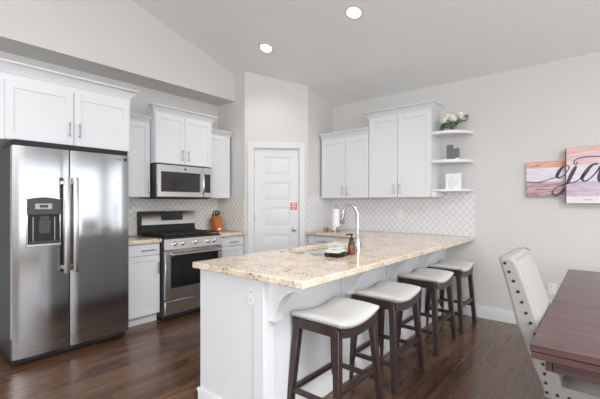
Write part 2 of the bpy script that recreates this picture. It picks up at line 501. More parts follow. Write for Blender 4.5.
for a in (dcol(S1, DL, 0), dcol(S0, S1, 2.053)):
    tmp = bpy.data.meshes.new('t'); a.bm.to_mesh(tmp); mb.bm.from_mesh(tmp); bpy.data.meshes.remove(tmp)
struct(mb.build('wall_pantry', M['wall']), 'greige diagonal pantry wall around the white door', 'wall')
# rear walls with openings that carry the daylight
def wall_open(axis, c0, c1, lo, hi, ztopf, holes):
    mb = MB()
    cuts = sorted({lo, hi} | {h[0] for h in holes} | {h[1] for h in holes})
    for a, b in zip(cuts, cuts[1:]):
        h = [q for q in holes if q[0] <= a and q[1] >= b]
        spans = [(0, None)] if not h else [(0, h[0][2]), (h[0][3], None)]
        for z0, z1 in spans:
            if z1 is not None and z1 <= z0: continue
            ta, tb = (ztopf(a), ztopf(b)) if z1 is None else (z1, z1)
            pts = [(a, z0), (b, z0), (b, tb), (a, ta)]
            if z1 is None and axis == 'y' and a < RIDGE < b: pts = [(a, z0), (b, z0), (b, tb), (RIDGE, zc(RIDGE)), (a, ta)]
            mb.prism(pts, axis, c0, c1)
    return mb
struct(wall_open('y', Y0 - .1, Y0, X0, XR, zc, [(0.9, 4.2, 0.4, 2.3), (-2.7, -.5, .8, 2.4)]).build('wall_rear', M['wall']), 'greige wall opposite the fridge', 'wall')
struct(wall_open('x', X0 - .1, X0, Y0, YW, lambda y: zc(X0), [(-2.5, 2.1, 1.0, 2.5)]).build('wall_back', M['wall']), 'greige wall behind the camera', 'wall')
# baseboards
mb = MB(); mb.prism([(XR - .001, 0), (XR - .016, 0), (XR - .016, .11), (XR - .008, .135), (XR - .001, .135)], 'y', -1.39, 1.44)
struct(mb.build('baseboard_right', M['trim']), 'white baseboard along the right wall', 'baseboard')
mb = MB(TD); mb.box(0.001, .04, .001, .015, 0, .12); mb.box(DL - .045, DL - .001, .001, .015, 0, .12)
struct(mb.build('baseboard_pantry', M['trim']), 'white baseboard beside the pantry door', 'baseboard')
# backsplash tile
struct(MB().box(1.55, P1[0] - .008, YW - .008, YW - .0005, .917, 1.372).build('trim_1', M['tile_left']), 'white lantern tile backsplash behind the range', 'backsplash')
struct(MB().box(P1[0] - .008, P1[0] - .0005, P1[1] + .01, YW - .008, .917, 1.372).build('trim_2', M['tile_side']), 'lantern tile backsplash on the short wall by the knife block', 'backsplash')
struct(MB().box(XR - .008, XR - .0005, 1.13, P2[1], .917, 1.455).build('trim_3', M['tile_right']), 'white lattice tile backsplash behind the sink', 'backsplash')
struct(MB().box(P2[0] + .01, XR - .008, P2[1] - .008, P2[1] - .0005, .917, 1.40).build('trim_4', M['tile_ret']), 'white lattice tile on the pantry side wall by the paper towels', 'backsplash')
# pantry door and casing
mb = MB(TD)
mb.box(S0 - .085, S0 - .004, .001, .020, 0, 2.138, .003); mb.box(S1 + .004, S1 + .082, .001, .020, 0, 2.138, .003)
mb.box(S0 - .004, S1 + .004, .001, .020, 2.057, 2.138, .003)
mb.box(S0 - .004, S0 + .001, -.09, .001, 0, 2.055); mb.box(S1 - .001, S1 + .004, -.09, .001, 0, 2.055); mb.box(S0, S1, -.09, .001, 2.05, 2.057)
struct(mb.build('trim_5', M['trim']), 'white casing around the pantry door', 'trim')
d0, d1 = S0 + .004, S1 - .004
mb = MB(TD)
ps = [.125, .47, .615, .96 - .075, .978, 1.246, 1.328, 1.589, 1.679, 1.939]
pa0, pa1 = d0 + .125, d1 - .125
rows = [(.20, .50), (.58, .875), (.978, 1.246), (1.328, 1.589), (1.679, 1.939)]
mb.box(d0, pa0, -.045, -.010, .012, 2.046); mb.box(pa1, d1, -.045, -.010, .012, 2.046)
zz = .012
for a, b in rows + [(2.046, None)]:
    mb.box(pa0, pa1, -.045, -.010, zz, a)
    if b: zz = b
for a, b in rows:
    mb.box(pa0, pa1, -.045, -.020, a, b)
    mb.hexa([(pa0 + .02, -.020, a + .02), (pa1 - .02, -.020, a + .02), (pa1 - .02, -.020, b - .02), (pa0 + .02, -.020, b - .02)],
            [(pa0 + .045, -.013, a + .045), (pa1 - .045, -.013, a + .045), (pa1 - .045, -.013, b - .045), (pa0 + .045, -.013, b - .045)])
door = struct(mb.build('door_1', M['trim']), 'white five panel pantry door', 'door')
mb = MB()
kp = Vector(TD(d1 - .065, -.010, .945))
def kn(b): return tuple(kp + DN * b)
mb.tube([kn(0), kn(.006), kn(.007), kn(.03), kn(.036), kn(.045), kn(.058), kn(.064)], [.030, .030, .010, .010, .022, .027, .024, .008], 16)
mb.build('door_knob', M['nickel'], door)
for zz in (.25, 1.10, 1.86):
    MB(TD).box(d0 - .010, d0 + .006, -.012, -.003, zz - .045, zz + .045, .002).build('hinge', M['nickel'], door)
# ------------------------------------------------------------------ ceiling lights
sl = math.atan(.2892)
for i, (x, y, lab) in enumerate(((3.035, 1.86, 'round recessed ceiling light above the stools, the right one of two'),
                                 (3.043, 3.09, 'round recessed ceiling light nearer the pantry, the left one of two'))):
    t = thing('recessed_light', lab, 'ceiling light', (x, y, zc(x) - .001), 'recessed ceiling lights')
    t.rotation_euler = (0, sl, 0)
    m1 = MB(); m1.lathe([(.068, -.004), (.090, -.002), (.092, -.0005), (.068, -.0005)], n=28, closed=True)
    o = m1.build('trim_ring', M['trim']); o.parent = t
    o = MB().lathe([(.067, -.003), (.067, -.0005)], n=28).build('lens', M['lamp']); o.parent = t
    d = bpy.data.lights.new('lens_glow', 'SPOT'); d.energy = 22; d.spot_size = math.radians(130); d.spot_blend = .8; d.shadow_soft_size = .07; d.color = (1, .94, .86)
    o = bpy.data.objects.new('lens_glow', d); C.objects.link(o); o.parent = t; o.location = (0, 0, -.02); o.rotation_euler = (0, -sl, 0)

# ------------------------------------------------------------------ cabinets
def shaker(T, a0, a1, bf, z0, z1, th=.02, st=.058, rec=.008):
    mb = MB(T); b0 = bf - th
    e = .0015
    mb.box(a0, a0 + st, b0, bf, z0, z1, e); mb.box(a1 - st, a1, b0, bf, z0, z1, e)
    mb.box(a0 + st - .001, a1 - st + .001, b0, bf, z0, z0 + st, e); mb.box(a0 + st - .001, a1 - st + .001, b0, bf, z1 - st, z1, e)
    mb.box(a0 + st - .002, a1 - st + .002, b0, bf - rec, z0 + st - .002, z1 - st + .002)
    return mb


def pull(T, p0, p1, bf, off=.030, r=.0055):
    """bar pull between p0 and p1 ((a,z) on the door face)"""
    mb = MB(T)
    dx, dz = p1[0] - p0[0], p1[1] - p0[1]
    f = .14
    mb.tube([(p0[0], bf + off, p0[1]), (p1[0], bf + off, p1[1])], r, 8)
    for t in (f, 1 - f):
        mb.tube([(p0[0] + dx * t, bf - .002, p0[1] + dz * t), (p0[0] + dx * t, bf + off, p0[1] + dz * t)], r * .85, 8)
    return mb


def crown(T, a0, a1, b, z0, z1, out=.062, la=True, ra=True, back=.001):
    mb = MB(T); H = z1 - z0
    prof = [(0, 0), (.006, 0), (.008, .10), (.020, .34), (.036, .60), (out - .006, .84), (out, .86), (out, 1.0), (-.02, 1.0)]
    rings = []
    for o_, h in prof:
        l = o_ if la else 0; r = o_ if ra else 0
        z = z0 + h * H
        rings.append([mb.v(a0 - l, back, z), mb.v(a0 - l, b + o_, z), mb.v(a1 + r, b + o_, z), mb.v(a1 + r, back, z)])
    for p, q in zip(rings, rings[1:]):
        for k in range(4):
            mb.bm.faces.new((p[k], p[(k + 1) % 4], q[(k + 1) % 4], q[k]))
    mb.bm.faces.new(rings[0]); mb.bm.faces.new(rings[-1])
    return mb


def upper(T, label, a0, a1, depth, z0, z1, doors, crown_top, la, ra, group, hz=None, frame_top=.0, back=.001):
    """doors: list of (a0,a1,handle_a or None)"""
    base = T((a0 + a1) / 2, 0, z0)
    t = thing('wall_cabinet', label, 'cabinet', base, group)
    m_ = M['white']
    MB(T).box(a0, a1, .001, depth - .021, z0, z1 - .001, .0015).build('cabinet_body', m_, t)
    for (d0_, d1_, ha) in doors:
        d = shaker(T, d0_, d1_, depth, z0 + .004, z1 - .004 - frame_top).build('door', m_, t)
        if ha is not None:
            h0, h1 = hz
            pull(T, (ha, h0), (ha, h1), depth).build('handle', M['nickel'], d)
    crown(T, a0, a1, depth - .019, z1 - .005, crown_top, la=la, ra=ra, back=back).build('crown_molding', m_, t)
    return t


GL, GR = 'upper cabinets on the range wall', 'upper cabinets on the sink wall'
upper(TL, 'deep two door white cabinet above the stainless refrigerator', .62, 1.665, .718, 1.812, 2.345,
      [(.672, 1.155, 1.118), (1.160, 1.645, 1.197)], 2.425, False, True, GL, (1.885, 2.015), .055, .66)
upper(TL, 'narrow white upper cabinet between the refrigerator and the microwave', 1.669, 2.066, .328, 1.372, 2.225,
      [(1.672, 2.062, 2.036)], 2.29, False, False, GL, (1.41, 1.55))
upper(TL, 'raised two door white cabinet above the microwave', 2.070, 2.848, .428, 1.768, 2.345,
      [(2.076, 2.450, 2.409), (2.455, 2.842, 2.493)], 2.428, True, True, GL, (1.812, 1.944), 0, .37)
upper(TL, 'single door white upper cabinet right of the microwave, against pantry wall', 2.852, 3.238, .328, 1.372, 2.225,
      [(2.856, 3.222, None)], 2.29, False, False, GL)
upper(TR, 'lower two door white cabinet above the paper towels', 2.322, 3.085, .330, 1.375, 2.195,
      [(2.326, 2.672, 2.638), (2.677, 3.080, 2.713)], 2.285, False, False, GR, (1.415, 1.54))
tall = upper(TR, 'taller two door white cabinet beside the open corner shelves', 1.512, 2.318, .330, 1.375, 2.395,
      [(1.516, 1.919, 1.888), (1.924, 2.314, 1.960)], 2.478, True, True, GR, (1.415, 1.54))

# corner shelves on the right of the tall cabinet
def shelf_outline(y0, y1, x0, x1):
    pts = [(x1, y1), (x0, y1), (x0, y1 - .10)]
    ex, ey = (x1 - x0) - .02, (y1 - .10) - y0
    for k in range(1, 13):
        a = PI / 2 * k / 12
        pts.append((x0 + ex * (1 - math.cos(a)), (y1 - .10) - ey * math.sin(a)))
    pts.append((x1, y0))
    return pts
SHZ = [(1.440, 1.466, 'bottom'), (1.768, 1.800, 'middle'), (2.095, 2.127, 'top')]
for z0, z1, nm in SHZ:
    mb = poly_with_hole(shelf_outline(1.135, 1.510, XR - .328, XR - .001), None, z0, z1)
    o = mb.build('corner_shelf', M['white'], None, (4.3, 1.4, z0))
    tag(o, nm + ' rounded white corner shelf at the end of the tall cabinet', 'shelf', 'open corner shelves')
mb = MB(); mb.box(XR - .330, XR - .05, 1.452, 1.510, 1.377, 1.437, .002)
mb.build('light_rail', M['white'], tall)

# base cabinet left of range
def base_cab(T, label, a0, a1, depth, drawer, door, dh, doorh, group, toe=True):
    t = thing('base_cabinet', label, 'cabinet', T((a0 + a1) / 2, depth / 2, 0), group)
    MB(T).box(a0, a1, .012, depth - .021, .1, .872).build('cabinet_body', M['white'], t)
    MB(T).box(a0, a1, .012, depth - .075, .001, .1).build('toe_kick', M['white'], t)
    if drawer:
        d = MB(T).box(drawer[0], drawer[1], depth - .02, depth, drawer[2], drawer[3], .0025).build('drawer', M['white'], t)
        pull(T, (dh[0], dh[2]), (dh[1], dh[2]), depth).build('handle', M['nickel'], d)
    if door:
        d = shaker(T, door[0], door[1], depth, door[2], door[3]).build('door', M['white'], t)
        if doorh: pull(T, (doorh[0], doorh[1]), (doorh[0], doorh[2]), depth).build('handle', M['nickel'], d)
    return t
GB = 'base cabinets'
base_cab(TL, 'white base cabinet between the refrigerator and the gas range', 1.660, 2.042, .588, (1.664, 2.038, .745, .866), (1.664, 2.038, .105, .738), (1.82, 1.975, .802), (2.012, .535, .665), GB)
base_cab(TL, 'white base cabinet right of the gas range under the knife block', 2.820, 3.262, .588, (2.826, 3.250, .745, .866), (2.826, 3.250, .105, .738), (2.99, 3.14, .795), (2.858, .535, .672), GB)
t = thing('base_cabinet', 'white base cabinet with drawer under the paper towels by the pantry', 'cabinet', (4.15, 2.6, 0), GB)
MB(TR).box(2.080, 3.098, .012, .600, .1, .872).build('cabinet_body', M['white'], t)
MB(TR).box(2.080, 3.098, .012, .53, .001, .1).build('toe_kick', M['white'], t)
for a0, a1 in ((2.60, 3.09), (2.085, 2.592)):
    d = MB(TR).box(a0, a1, .601, .621, .745, .864, .0025).build('drawer', M['white'], t)
    pull(TR, (a0 + .17, .795), (a1 - .17, .795), .621).build('handle', M['nickel'], d)
    d = shaker(TR, a0, a1, .621, .105, .738).build('door', M['white'], t)
    pull(TR, (a0 + .04, .535), (a0 + .04, .665), .621).build('handle', M['nickel'], d)

# worktops on the range wall
for (a0, a1, lab) in ((1.655, 2.046, 'short granite worktop left of the range'), (2.815, 3.260, 'short granite worktop right of the range holding the knife block')):
    o = MB(TL).box(a0, a1, .009, .625, .876, .915, .004, 2).build('countertop', M['granite'], None, TL((a0 + a1) / 2, .3, .876))
    tag(o, lab, 'countertop', 'granite worktops')

# ------------------------------------------------------------------ refrigerator
FX0, FX1, FY = .707, 1.611, 3.536
t = thing('refrigerator', 'stainless side by side refrigerator with water dispenser', 'refrigerator', (1.16, 3.9, 0))
MB().box(FX0 + .004, FX1 - .004, FY + .075, 4.28, .06, 1.765, .004).build('refrigerator_body', M['darkside'], t)
MB().box(FX0 + .01, FX1 - .01, FY + .055, 4.2, .012, .062).build('toe_grille', M['black'], t)
for x0, x1 in ((.80, .94), (1.03, 1.17), (1.33, 1.52)): MB().box(x0, x1, FY + .0525, FY + .0548, .03, .042).build('grille_slot', M['grayplastic'], t)
for x in (FX0 + .05, FX1 - .05): MB().tube([(x, FY + .14, 0), (x, FY + .14, .02)], .02, 10).build('foot', M['black'], t)
MB().box(FX0 + .006, FX1 - .006, FY + .008, FY + .12, 1.7655, 1.810, .003).build('hinge_cover_gap_shade', M['black'], t)  # black hinge cover, made taller to also darken the shaded gap
gap = 1.104
def fdoor(x0, x1):
    mb = MB(); n = 10; bot = []; top = []
    # gently bowed front
    for k in range(n + 1):
        s = k / n; x = x0 + (x1 - x0) * s
        e = min(s, 1 - s) * (x1 - x0)
        y = FY - .006 * (1 - (2 * s - 1) ** 2) + (.004 * (1 - e / .012) ** 2 if e < .012 else 0)
        bot.append((x, y, .065)); top.append((x, y, 1.762))
    bot += [(x1, FY + .068, .065), (x0, FY + .068, .065)]; top += [(x1, FY + .068, 1.762), (x0, FY + .068, 1.762)]
    mb.hexa(bot, top)
    for f in mb.bm.faces:
        if len(f.verts) == 4: f.smooth = True
    return mb
def hframe(x, z0, z1, y):
    mb = MB()
    mb.box(x - .021, x + .021, y - .010, y + .012, z0, z1, .007, 2)
    for z in (z0 + .03, z1 - .06): mb.box(x - .014, x + .014, y + .010, y + .064, z, z + .03, .003)
    return mb
ld = fdoor(FX0, gap - .004).build('door', M['steel'], t)
rd = fdoor(gap + .004, FX1).build('door', M['steel'], t)
hframe(1.064, .71, 1.525, FY - .066).build('handle', M['steel_range'], ld)
hframe(1.132, .71, 1.525, FY - .066).build('handle', M['steel_range'], rd)
# dispenser on the left door
dx0, dx1 = .805, 1.022
yF = FY - .008
mb = MB()
mb.box(dx0 - .009, dx0 - .002, yF - .008, yF + .006, .958, 1.345, .002); mb.box(dx1 + .002, dx1 + .009, yF - .008, yF + .006, .958, 1.345, .002)
mb.box(dx0 - .012, dx1 + .012, yF - .014, yF + .006, .950, .972, .003)
mb.build('dispenser_frame', M['chrome'], ld)
mb = MB(); mb.box(dx0 - .008, dx1 + .008, yF - .014, yF + .006, 1.21, 1.335, .003)
pts = [(dx0 - .012, 1.33)] + [(dx0 - .012 + (dx1 - dx0 + .024) * k / 10, 1.33 + .018 * math.sin(PI * k / 10) + .004) for k in range(11)] + [(dx1 + .012, 1.33)]
mb.prism(pts, 'y', yF - .018, yF + .006)
mb.build('control_panel', M['grayplastic'], ld)
MB().box(.850, .968, yF - .0165, yF - .0135, 1.255, 1.300, .001).build('button_strip', M['lightplastic'], ld)
MB().box(.880, .938, yF - .0185, yF - .016, 1.267, 1.290, .001).build('display', M['display'], ld)
MB().box(dx0, dx1, yF - .004, yF + .006, .972, 1.21).build('dispenser_recess', M['black'], ld)
mb = MB(); mb.box(.872, .958, yF - .016, yF - .004, 1.05, 1.17, .004); mb.box(.880, .950, yF - .02, yF - .004, 1.165, 1.20, .004)
mb.build('dispenser_paddle', M['grayplastic'], ld)
for x in (.835, .985): MB().box(x, x + .006, yF - .008, yF - .004, .993, 1.19, .002).build('recess_rib', M['lightplastic'], ld)
mb = MB(); mb.box(dx0 + .006, dx1 - .006, yF - .018, yF - .002, .974, .992, .002); mb.build('drip_tray', M['grayplastic'], ld)
mb = MB(); mb.lathe([(.016, -.003), (.016, 0)], (1.578, FY - .0002, 1.722), 18, 'y'); mb.build('emblem', M['darkside'], rd)
mb = MB(); mb.box(1.50, 1.545, FY - .005, FY + .001, 1.715, 1.722); mb.build('badge', M['darkside'], rd)

# ------------------------------------------------------------------ gas range
RX0, RX1 = 2.052, 2.810
t = thing('gas_range', 'stainless freestanding gas range with black grates and five knobs', 'stove', (2.43, 3.95, 0))
MB().box(RX0, RX1, 3.665, 4.295, .04, .905, .002).build('range_body', M['darkside'], t)
MB().box(RX0 + .02, RX1 - .02, 3.70, 4.2, .001, .04).build('kick_plate', M['black'], t)
MB().box(RX0, RX1, 3.640, 3.664, .075, .225, .004).build('storage_drawer', M['steel_range'], t)
od = MB().box(RX0, RX1, 3.632, 3.664, .238, .782, .004).build('oven_door', M['steel_range'], t)
MB().box(RX0 + .062, RX1 - .062, 3.628, 3.634, .365, .748, .002).build('oven_window', M['glassblack'], od)
mb = MB()
mb.tube([(RX0 + .055, 3.582, .738), (RX1 - .055, 3.582, .738)], .0125, 12)
for x in (RX0 + .075, RX1 - .075): mb.tube([(x, 3.63, .738), (x, 3.582, .738)], .010, 10)
mb.build('oven_handle', M['chrome'], od)
mb = MB(); mb.lathe([(.014, -.003), (.014, 0)], (2.545, 3.632, .285), 16, 'y'); mb.build('emblem', M['lightplastic'], od)
# sloped control panel
mb = MB(); mb.prism([(3.640, .790), (3.664, .790), (3.70, .905), (3.664, .905)], 'x', RX0, RX1); cp = mb.build('control_panel', M['steel_range'], t)
for x in (2.172, 2.268, 2.433, 2.607, 2.702):
    c = Vector((x, 3.651, .850)); n_ = Vector((0, -.978, .21))
    mb = MB(); P = lambda q: tuple(c + n_ * q)
    mb.tube([P(-.004), P(.002), P(.003), P(.026), P(.032)], [.027, .027, .021, .019, .012], 16)
    k = mb.build('knob', M['chrome'], t)
    mb = MB(); up = Vector((0, .21, .978))
    a = c + n_ * .030 + up * .003; b = c + n_ * .028 + up * .018
    mb.tube([tuple(a), tuple(b)], .003, 6); mb.build('pointer', M['black'], k)
MB().box(RX0 - .003, RX1 + .003, 3.655, 4.21, .906, .922, .004).build('cooktop', M['black'], t)
for x, y in ((2.21, 3.80), (2.21, 4.06), (2.43, 3.93), (2.65, 3.80), (2.65, 4.06)):
    mb = MB(); mb.lathe([(.05, .921), (.05, .930), (.035, .932), (.035, .940), (.028, .944)], (x, y, 0), 18); mb.build('burner', M['iron'], t)
for x0, x1 in ((RX0 + .02, 2.30), (2.308, 2.554), (2.562, RX1 - .02)):
    mb = MB(); y0, y1 = 3.685, 4.185; r = .0065; zt = .958
    for y in (y0, (y0 + y1) / 2, y1): mb.box(x0, x1, y - r, y + r, zt - .014, zt, .002)
    for x in (x0 + r, x1 - r): mb.box(x - r, x + r, y0, y1, zt - .014, zt, .002)
    xm = (x0 + x1) / 2
    mb.box(xm - r, xm + r, y0, y1, zt - .014, zt, .002)
    for y in ((y0 * 3 + y1) / 4, (y0 + y1 * 3) / 4): mb.box(x0, x1, y - r, y + r, zt - .014, zt, .002)
    for x in (x0 + r, x1 - r):
        for y in (y0, (y0 + y1) / 2, y1): mb.box(x - r, x + r, y - r, y + r, .9215, zt - .01)
    mb.build('grate', M['iron'], t)
mb = MB(); mb.prism([(4.195, .923), (4.295, .923), (4.295, 1.04), (4.225, 1.04)], 'x', RX0 + .006, RX1 - .002); mb.build('vent_panel', M['black'], t)
mb = MB(); mb.prism([(4.212, 1.04), (4.295, 1.04), (4.295, 1.205), (4.24, 1.205), (4.232, 1.198)], 'x', RX0 + .018, RX1 + .004); bgd = mb.build('backguard', M['steel_range'], t)
MB().box(RX0 + .004, RX0 + .0175, 4.20, 4.295, 1.03, 1.202, .002).build('end_cap', M['darkside'], t)
mb = MB(); mb.hexa([(2.325, 4.214, 1.090), (2.625, 4.214, 1.090), (2.625, 4.227, 1.182), (2.325, 4.227, 1.182)],
                   [(2.325, 4.226, 1.090), (2.625, 4.226, 1.090), (2.625, 4.238, 1.182), (2.325, 4.238, 1.182)]); mb.build('display', M['display'], bgd)

# ------------------------------------------------------------------ microwave
MX0, MX1, MY = 2.076, 2.828, 3.852
t = thing('microwave', 'stainless over-the-range microwave under the raised cabinet', 'microwave', (2.43, 4.08, 1.365))
MB().box(MX0, MX1, MY + .03, 4.309, 1.366, 1.762, .003).build('microwave_body', M['darkside'], t)
dr = MB().box(MX0, 2.690, MY, MY + .029, 1.378, 1.750, .004).build('door', M['steel_range'], t)
MB().box(MX0 + .045, 2.640, MY - .003, MY + .004, 1.438, 1.672, .002).build('door_window', M['mwglass'], dr)
mb = MB(); pts = [(2.668, MY + .002, 1.425), (2.668, MY - .028, 1.44)] + [(2.668, MY - .036 - .008 * math.sin(PI * k / 6), 1.46 + .205 * k / 6) for k in range(7)] + [(2.668, MY - .028, 1.685), (2.668, MY + .002, 1.70)]
mb.tube(pts, .010, 10); mb.build('handle', M['chrome'], dr)
cpn = MB().box(2.693, MX1, MY, MY + .029, 1.378, 1.750, .004).build('control_panel', M['steel_range'], t)
MB().box(2.703, 2.796, MY - .002, MY + .004, 1.438, 1.672, .002).build('keypad', M['mwglass'], cpn)
MB().box(2.712, 2.786, MY - .0035, MY - .001, 1.625, 1.655, .001).build('display', M['display'], cpn)
mb = MB(); mb.lathe([(.013, -.003), (.013, 0)], (2.432, MY, 1.712), 16, 'y'); mb.build('emblem', M['darkside'], dr)
mb = MB(); mb.box(MX0 + .03, MX1 - .03, MY + .05, 4.2, 1.358, 1.3655); mb.build('vent_grille', M['black'], t)

# ------------------------------------------------------------------ knife block and knives
t = thing('knife_block', 'orange wooden knife block standing on the worktop right of the range', 'knife block', (3.08, 4.10, .9155))
mb = MB(); kx0, kx1 = 3.035, 3.165
mb.prism([(4.055, .9165), (4.175, .9165), (4.215, 1.075), (4.125, 1.125), (4.055, .985)], 'x', kx0, kx1)
mb.build('block', M['bamboo'], t)
mb = MB(); mb.box(kx0 + .035, kx0 + .085, 4.0535, 4.0555, .935, .962); mb.build('label_plate', M['whiteink'], t)
for i, (x, s, hh) in enumerate(((3.052, .25, .085), (3.085, .25, .10), (3.118, .25, .09), (3.148, .25, .075), (3.068, .75, .06), (3.135, .75, .06))):
    y = 4.125 + (4.215 - 4.125) * s; z = 1.125 + (1.075 - 1.125) * s
    k = thing('kitchen_knife', 'black handled knife standing in the wooden knife block', 'knife', (x, y, z), 'knives in the block')
    n_ = Vector((0, .486, .874)) * -1; n_ = Vector((0, -.30, .954))
    c = Vector((x, y, z)) + n_ * .003
    P = lambda q: tuple(c + n_ * q)
    mb = MB(); mb.tube([P(.012), P(.02), P(hh * .6), P(hh)], [.006, .009, .0085, .010], 8); mb.build('handle', M['black'], k)
    mb = MB(); mb.tube([P(.0), P(.013)], .006, 8); mb.build('bolster', M['nickel'], k)

# red notice on the pantry door
t = thing('notice_sign', 'small red square notice stuck on the white pantry door', 'sign', TD(.662, -.006, 1.26))
s0, s1, z0, z1 = .625, .712, 1.215, 1.312
MB(TD).box(s0, s1, -.0095, -.0065, z0, z1).build('notice_card', M['red'], t)
mb = MB(TD)
for a, b, za, zb in ((.014, .073, .082, .089), (.018, .069, .066, .074), (.014, .03, .036, .056), (.036, .052, .036, .056), (.058, .073, .036, .056), (.016, .071, .020, .026), (.022, .065, .008, .013)):
    mb.box(s0 + a, s0 + b, -.0066, -.0058, z0 + za, z0 + zb)
mb.build('notice_print', M['whiteink'], t)

# ------------------------------------------------------------------ peninsula
PX0, PY0, PY1 = 1.361, 1.126, 2.074
BX0, BY0, BY1 = 1.422, 1.452, 2.045
t = thing('peninsula_cabinet', 'white peninsula base with flat end panel and corbels', 'kitchen peninsula', (2.6, 1.75, 0))
pw = M['panel']
# body is a shell so the sink can hang inside
mb = MB()
mb.box(BX0, XR - .002, BY0, BY0 + .02, .001, .875); mb.box(BX0, BX0 + .02, BY0 + .02, BY1 - .02, .001, .875)
mb.box(BX0, 3.85, BY1 - .02, BY1, .1, .875); mb.box(BX0, 3.85, BY1 - .10, BY1 - .08, .001, .1)
mb.box(BX0 + .02, XR - .002, BY0 + .02, BY1 - .02, .09, .11)
mb.build('cabinet_body', pw, t)
MB().box(BX0 - .02, BX0, BY0 + .065, BY1 - .002, .001, .874, .0015).build('end_panel', pw, t)
MB().box(BX0 - .030, BX0 + .055, BY0 - .022, BY0 + .063, .001, .874, .004).build('corner_post', pw, t)
mb = MB(); mb.prism([(BX0 - .0205, .001), (BX0 - .038, .001), (BX0 - .038, .065), (BX0 - .030, .082), (BX0 - .0205, .082)], 'y', BY0 + .064, BY1 + .012)
mb.prism([(BX0 - .038, .001), (BX0 + .03, .001), (BX0 + .03, .08), (BX0 - .038, .08)], 'y', BY1 - .001, BY1 + .012)
mb.build('end_baseboard', M['trim'], t)
mb = MB(); mb.prism([(BY0 - .001, .001), (BY0 - .018, .001), (BY0 - .018, .085), (BY0 - .010, .105), (BY0 - .001, .105)], 'x', BX0 + .056, XR - .018); mb.build('back_baseboard', M['trim'], t)
mb = MB(); mb.box(BX0 + .056, XR - .003, BY0 - .012, BY0 - .001, .80, .874, .001); mb.build('top_rail', pw, t)
for x in (2.25, 2.96, 3.69):
    MB().box(x - .055, x + .055, BY0 - .014, BY0 - .001, .106, .799, .002).build('panel_stile', pw, t)
for x in (1.464, 2.25, 2.96, 3.69):
    yb = BY0 - (.0225 if x < 2 else .0145); yt = PY0 + .068; zb, zt = .645, .874
    prof = [(yb, zt), (yt, zt), (yt, zt - .022)]
    # concave quarter arc down to the panel
    ry, rz = (yb - .05) - yt, (zt - .035) - (zb + .0)
    for k in range(0, 15):
        a = PI / 2 * k / 14
        prof.append((yt + ry * math.sin(a) + .004, (zt - .035) - rz * (1 - math.cos(a))))
    prof += [(yb, zb)]
    mb = MB(); mb.prism(prof, 'x', x - .032, x + .032); mb.build('corbel', pw, t)
# kitchen side doors
for x0 in (1.45, 2.05, 2.65, 3.25):
    d = MB(); 
    d = shaker(lambda a, b, z: (a, BY1 + b, z), x0, x0 + .585, .021, .115, .865).build('door', pw, t)
    pull(lambda a, b, z: (a, BY1 + b, z), (x0 + .06, .70), (x0 + .06, .83), .021).build('handle', M['nickel'], d)

# continuous L worktop with the sink cutout
SX0, SX1, SY0, SY1 = 2.10, 2.86, 1.59, 2.02
def rrect(x0, x1, y0, y1, r, n=5):
    pts = []
    for cx, cy, a0 in ((x1 - r, y1 - r, 0), (x0 + r, y1 - r, PI / 2), (x0 + r, y0 + r, PI), (x1 - r, y0 + r, 1.5 * PI)):
        for k in range(n + 1):
            a = a0 + PI / 2 * k / n; pts.append((cx + r * math.cos(a), cy + r * math.sin(a)))
    return pts
outer = [(PX0, PY0), (XR - .009, PY0), (XR - .009, P2[1] - .009), (3.820, P2[1] - .009), (3.820, PY1), (PX0, PY1)]
mb = poly_with_hole(outer, rrect(SX0, SX1, SY0, SY1, .05), .876, .915)
o = mb.build('peninsula_countertop', M['granite'], None, (2.9, 1.6, .876))
tag(o, 'large beige granite worktop over the peninsula and sink run', 'countertop', 'granite worktops')
bv = o.modifiers.new('edge', 'BEVEL'); bv.width = .005; bv.segments = 2; bv.limit_method = 'ANGLE'; bv.angle_limit = math.radians(50)

# sink: two undermount bowls
t = thing('kitchen_sink', 'stainless double bowl sink set into the peninsula worktop', 'sink', (2.51, 1.81, .70))
def bowl(x0, x1, y0, y1, z0, z1):
    mb = MB(); bm = mb.bm
    loops = []
    for ins, z, r in ((-.012, z1, .05), (-.012, z1 - .002, .05), (0, z1 - .004, .05), (.006, z0 + .04, .05), (.035, z0 + .006, .05), (.06, z0, .05)):
        loops.append([bm.verts.new((x, y, z)) for x, y in rrect(x0 + ins, x1 - ins, y0 + ins, y1 - ins, r)])
    for a, b in zip(loops, loops[1:]):
        n = len(a)
        for k in range(n):
            f = bm.faces.new((a[k], a[(k + 1) % n], b[(k + 1) % n], b[k])); f.smooth = True
    bm.faces.new(loops[-1])
    return mb
xm = 2.48
mb = bowl(SX0 + .012, xm - .012, SY0 + .012, SY1 - .012, .70, .874); o = mb.build('bowl', M['sink'], t)
o.modifiers.new('s', 'SOLIDIFY').thickness = .002
mb = MB(); mb.lathe([(.04, .7005), (.04, .703), (.03, .704), (.025, .702)], ((SX0 + xm) / 2, 1.81, 0), 18); mb.build('drain', M['chrome'], o)
mb = bowl(xm + .012, SX1 - .012, SY0 + .012, SY1 - .012, .70, .874); o = mb.build('bowl', M['sink'], t)
o.modifiers.new('s', 'SOLIDIFY').thickness = .002
mb = MB(); mb.lathe([(.04, .7005), (.04, .703), (.03, .704), (.025, .702)], ((SX1 + xm) / 2, 1.81, 0), 18); mb.build('drain', M['chrome'], o)

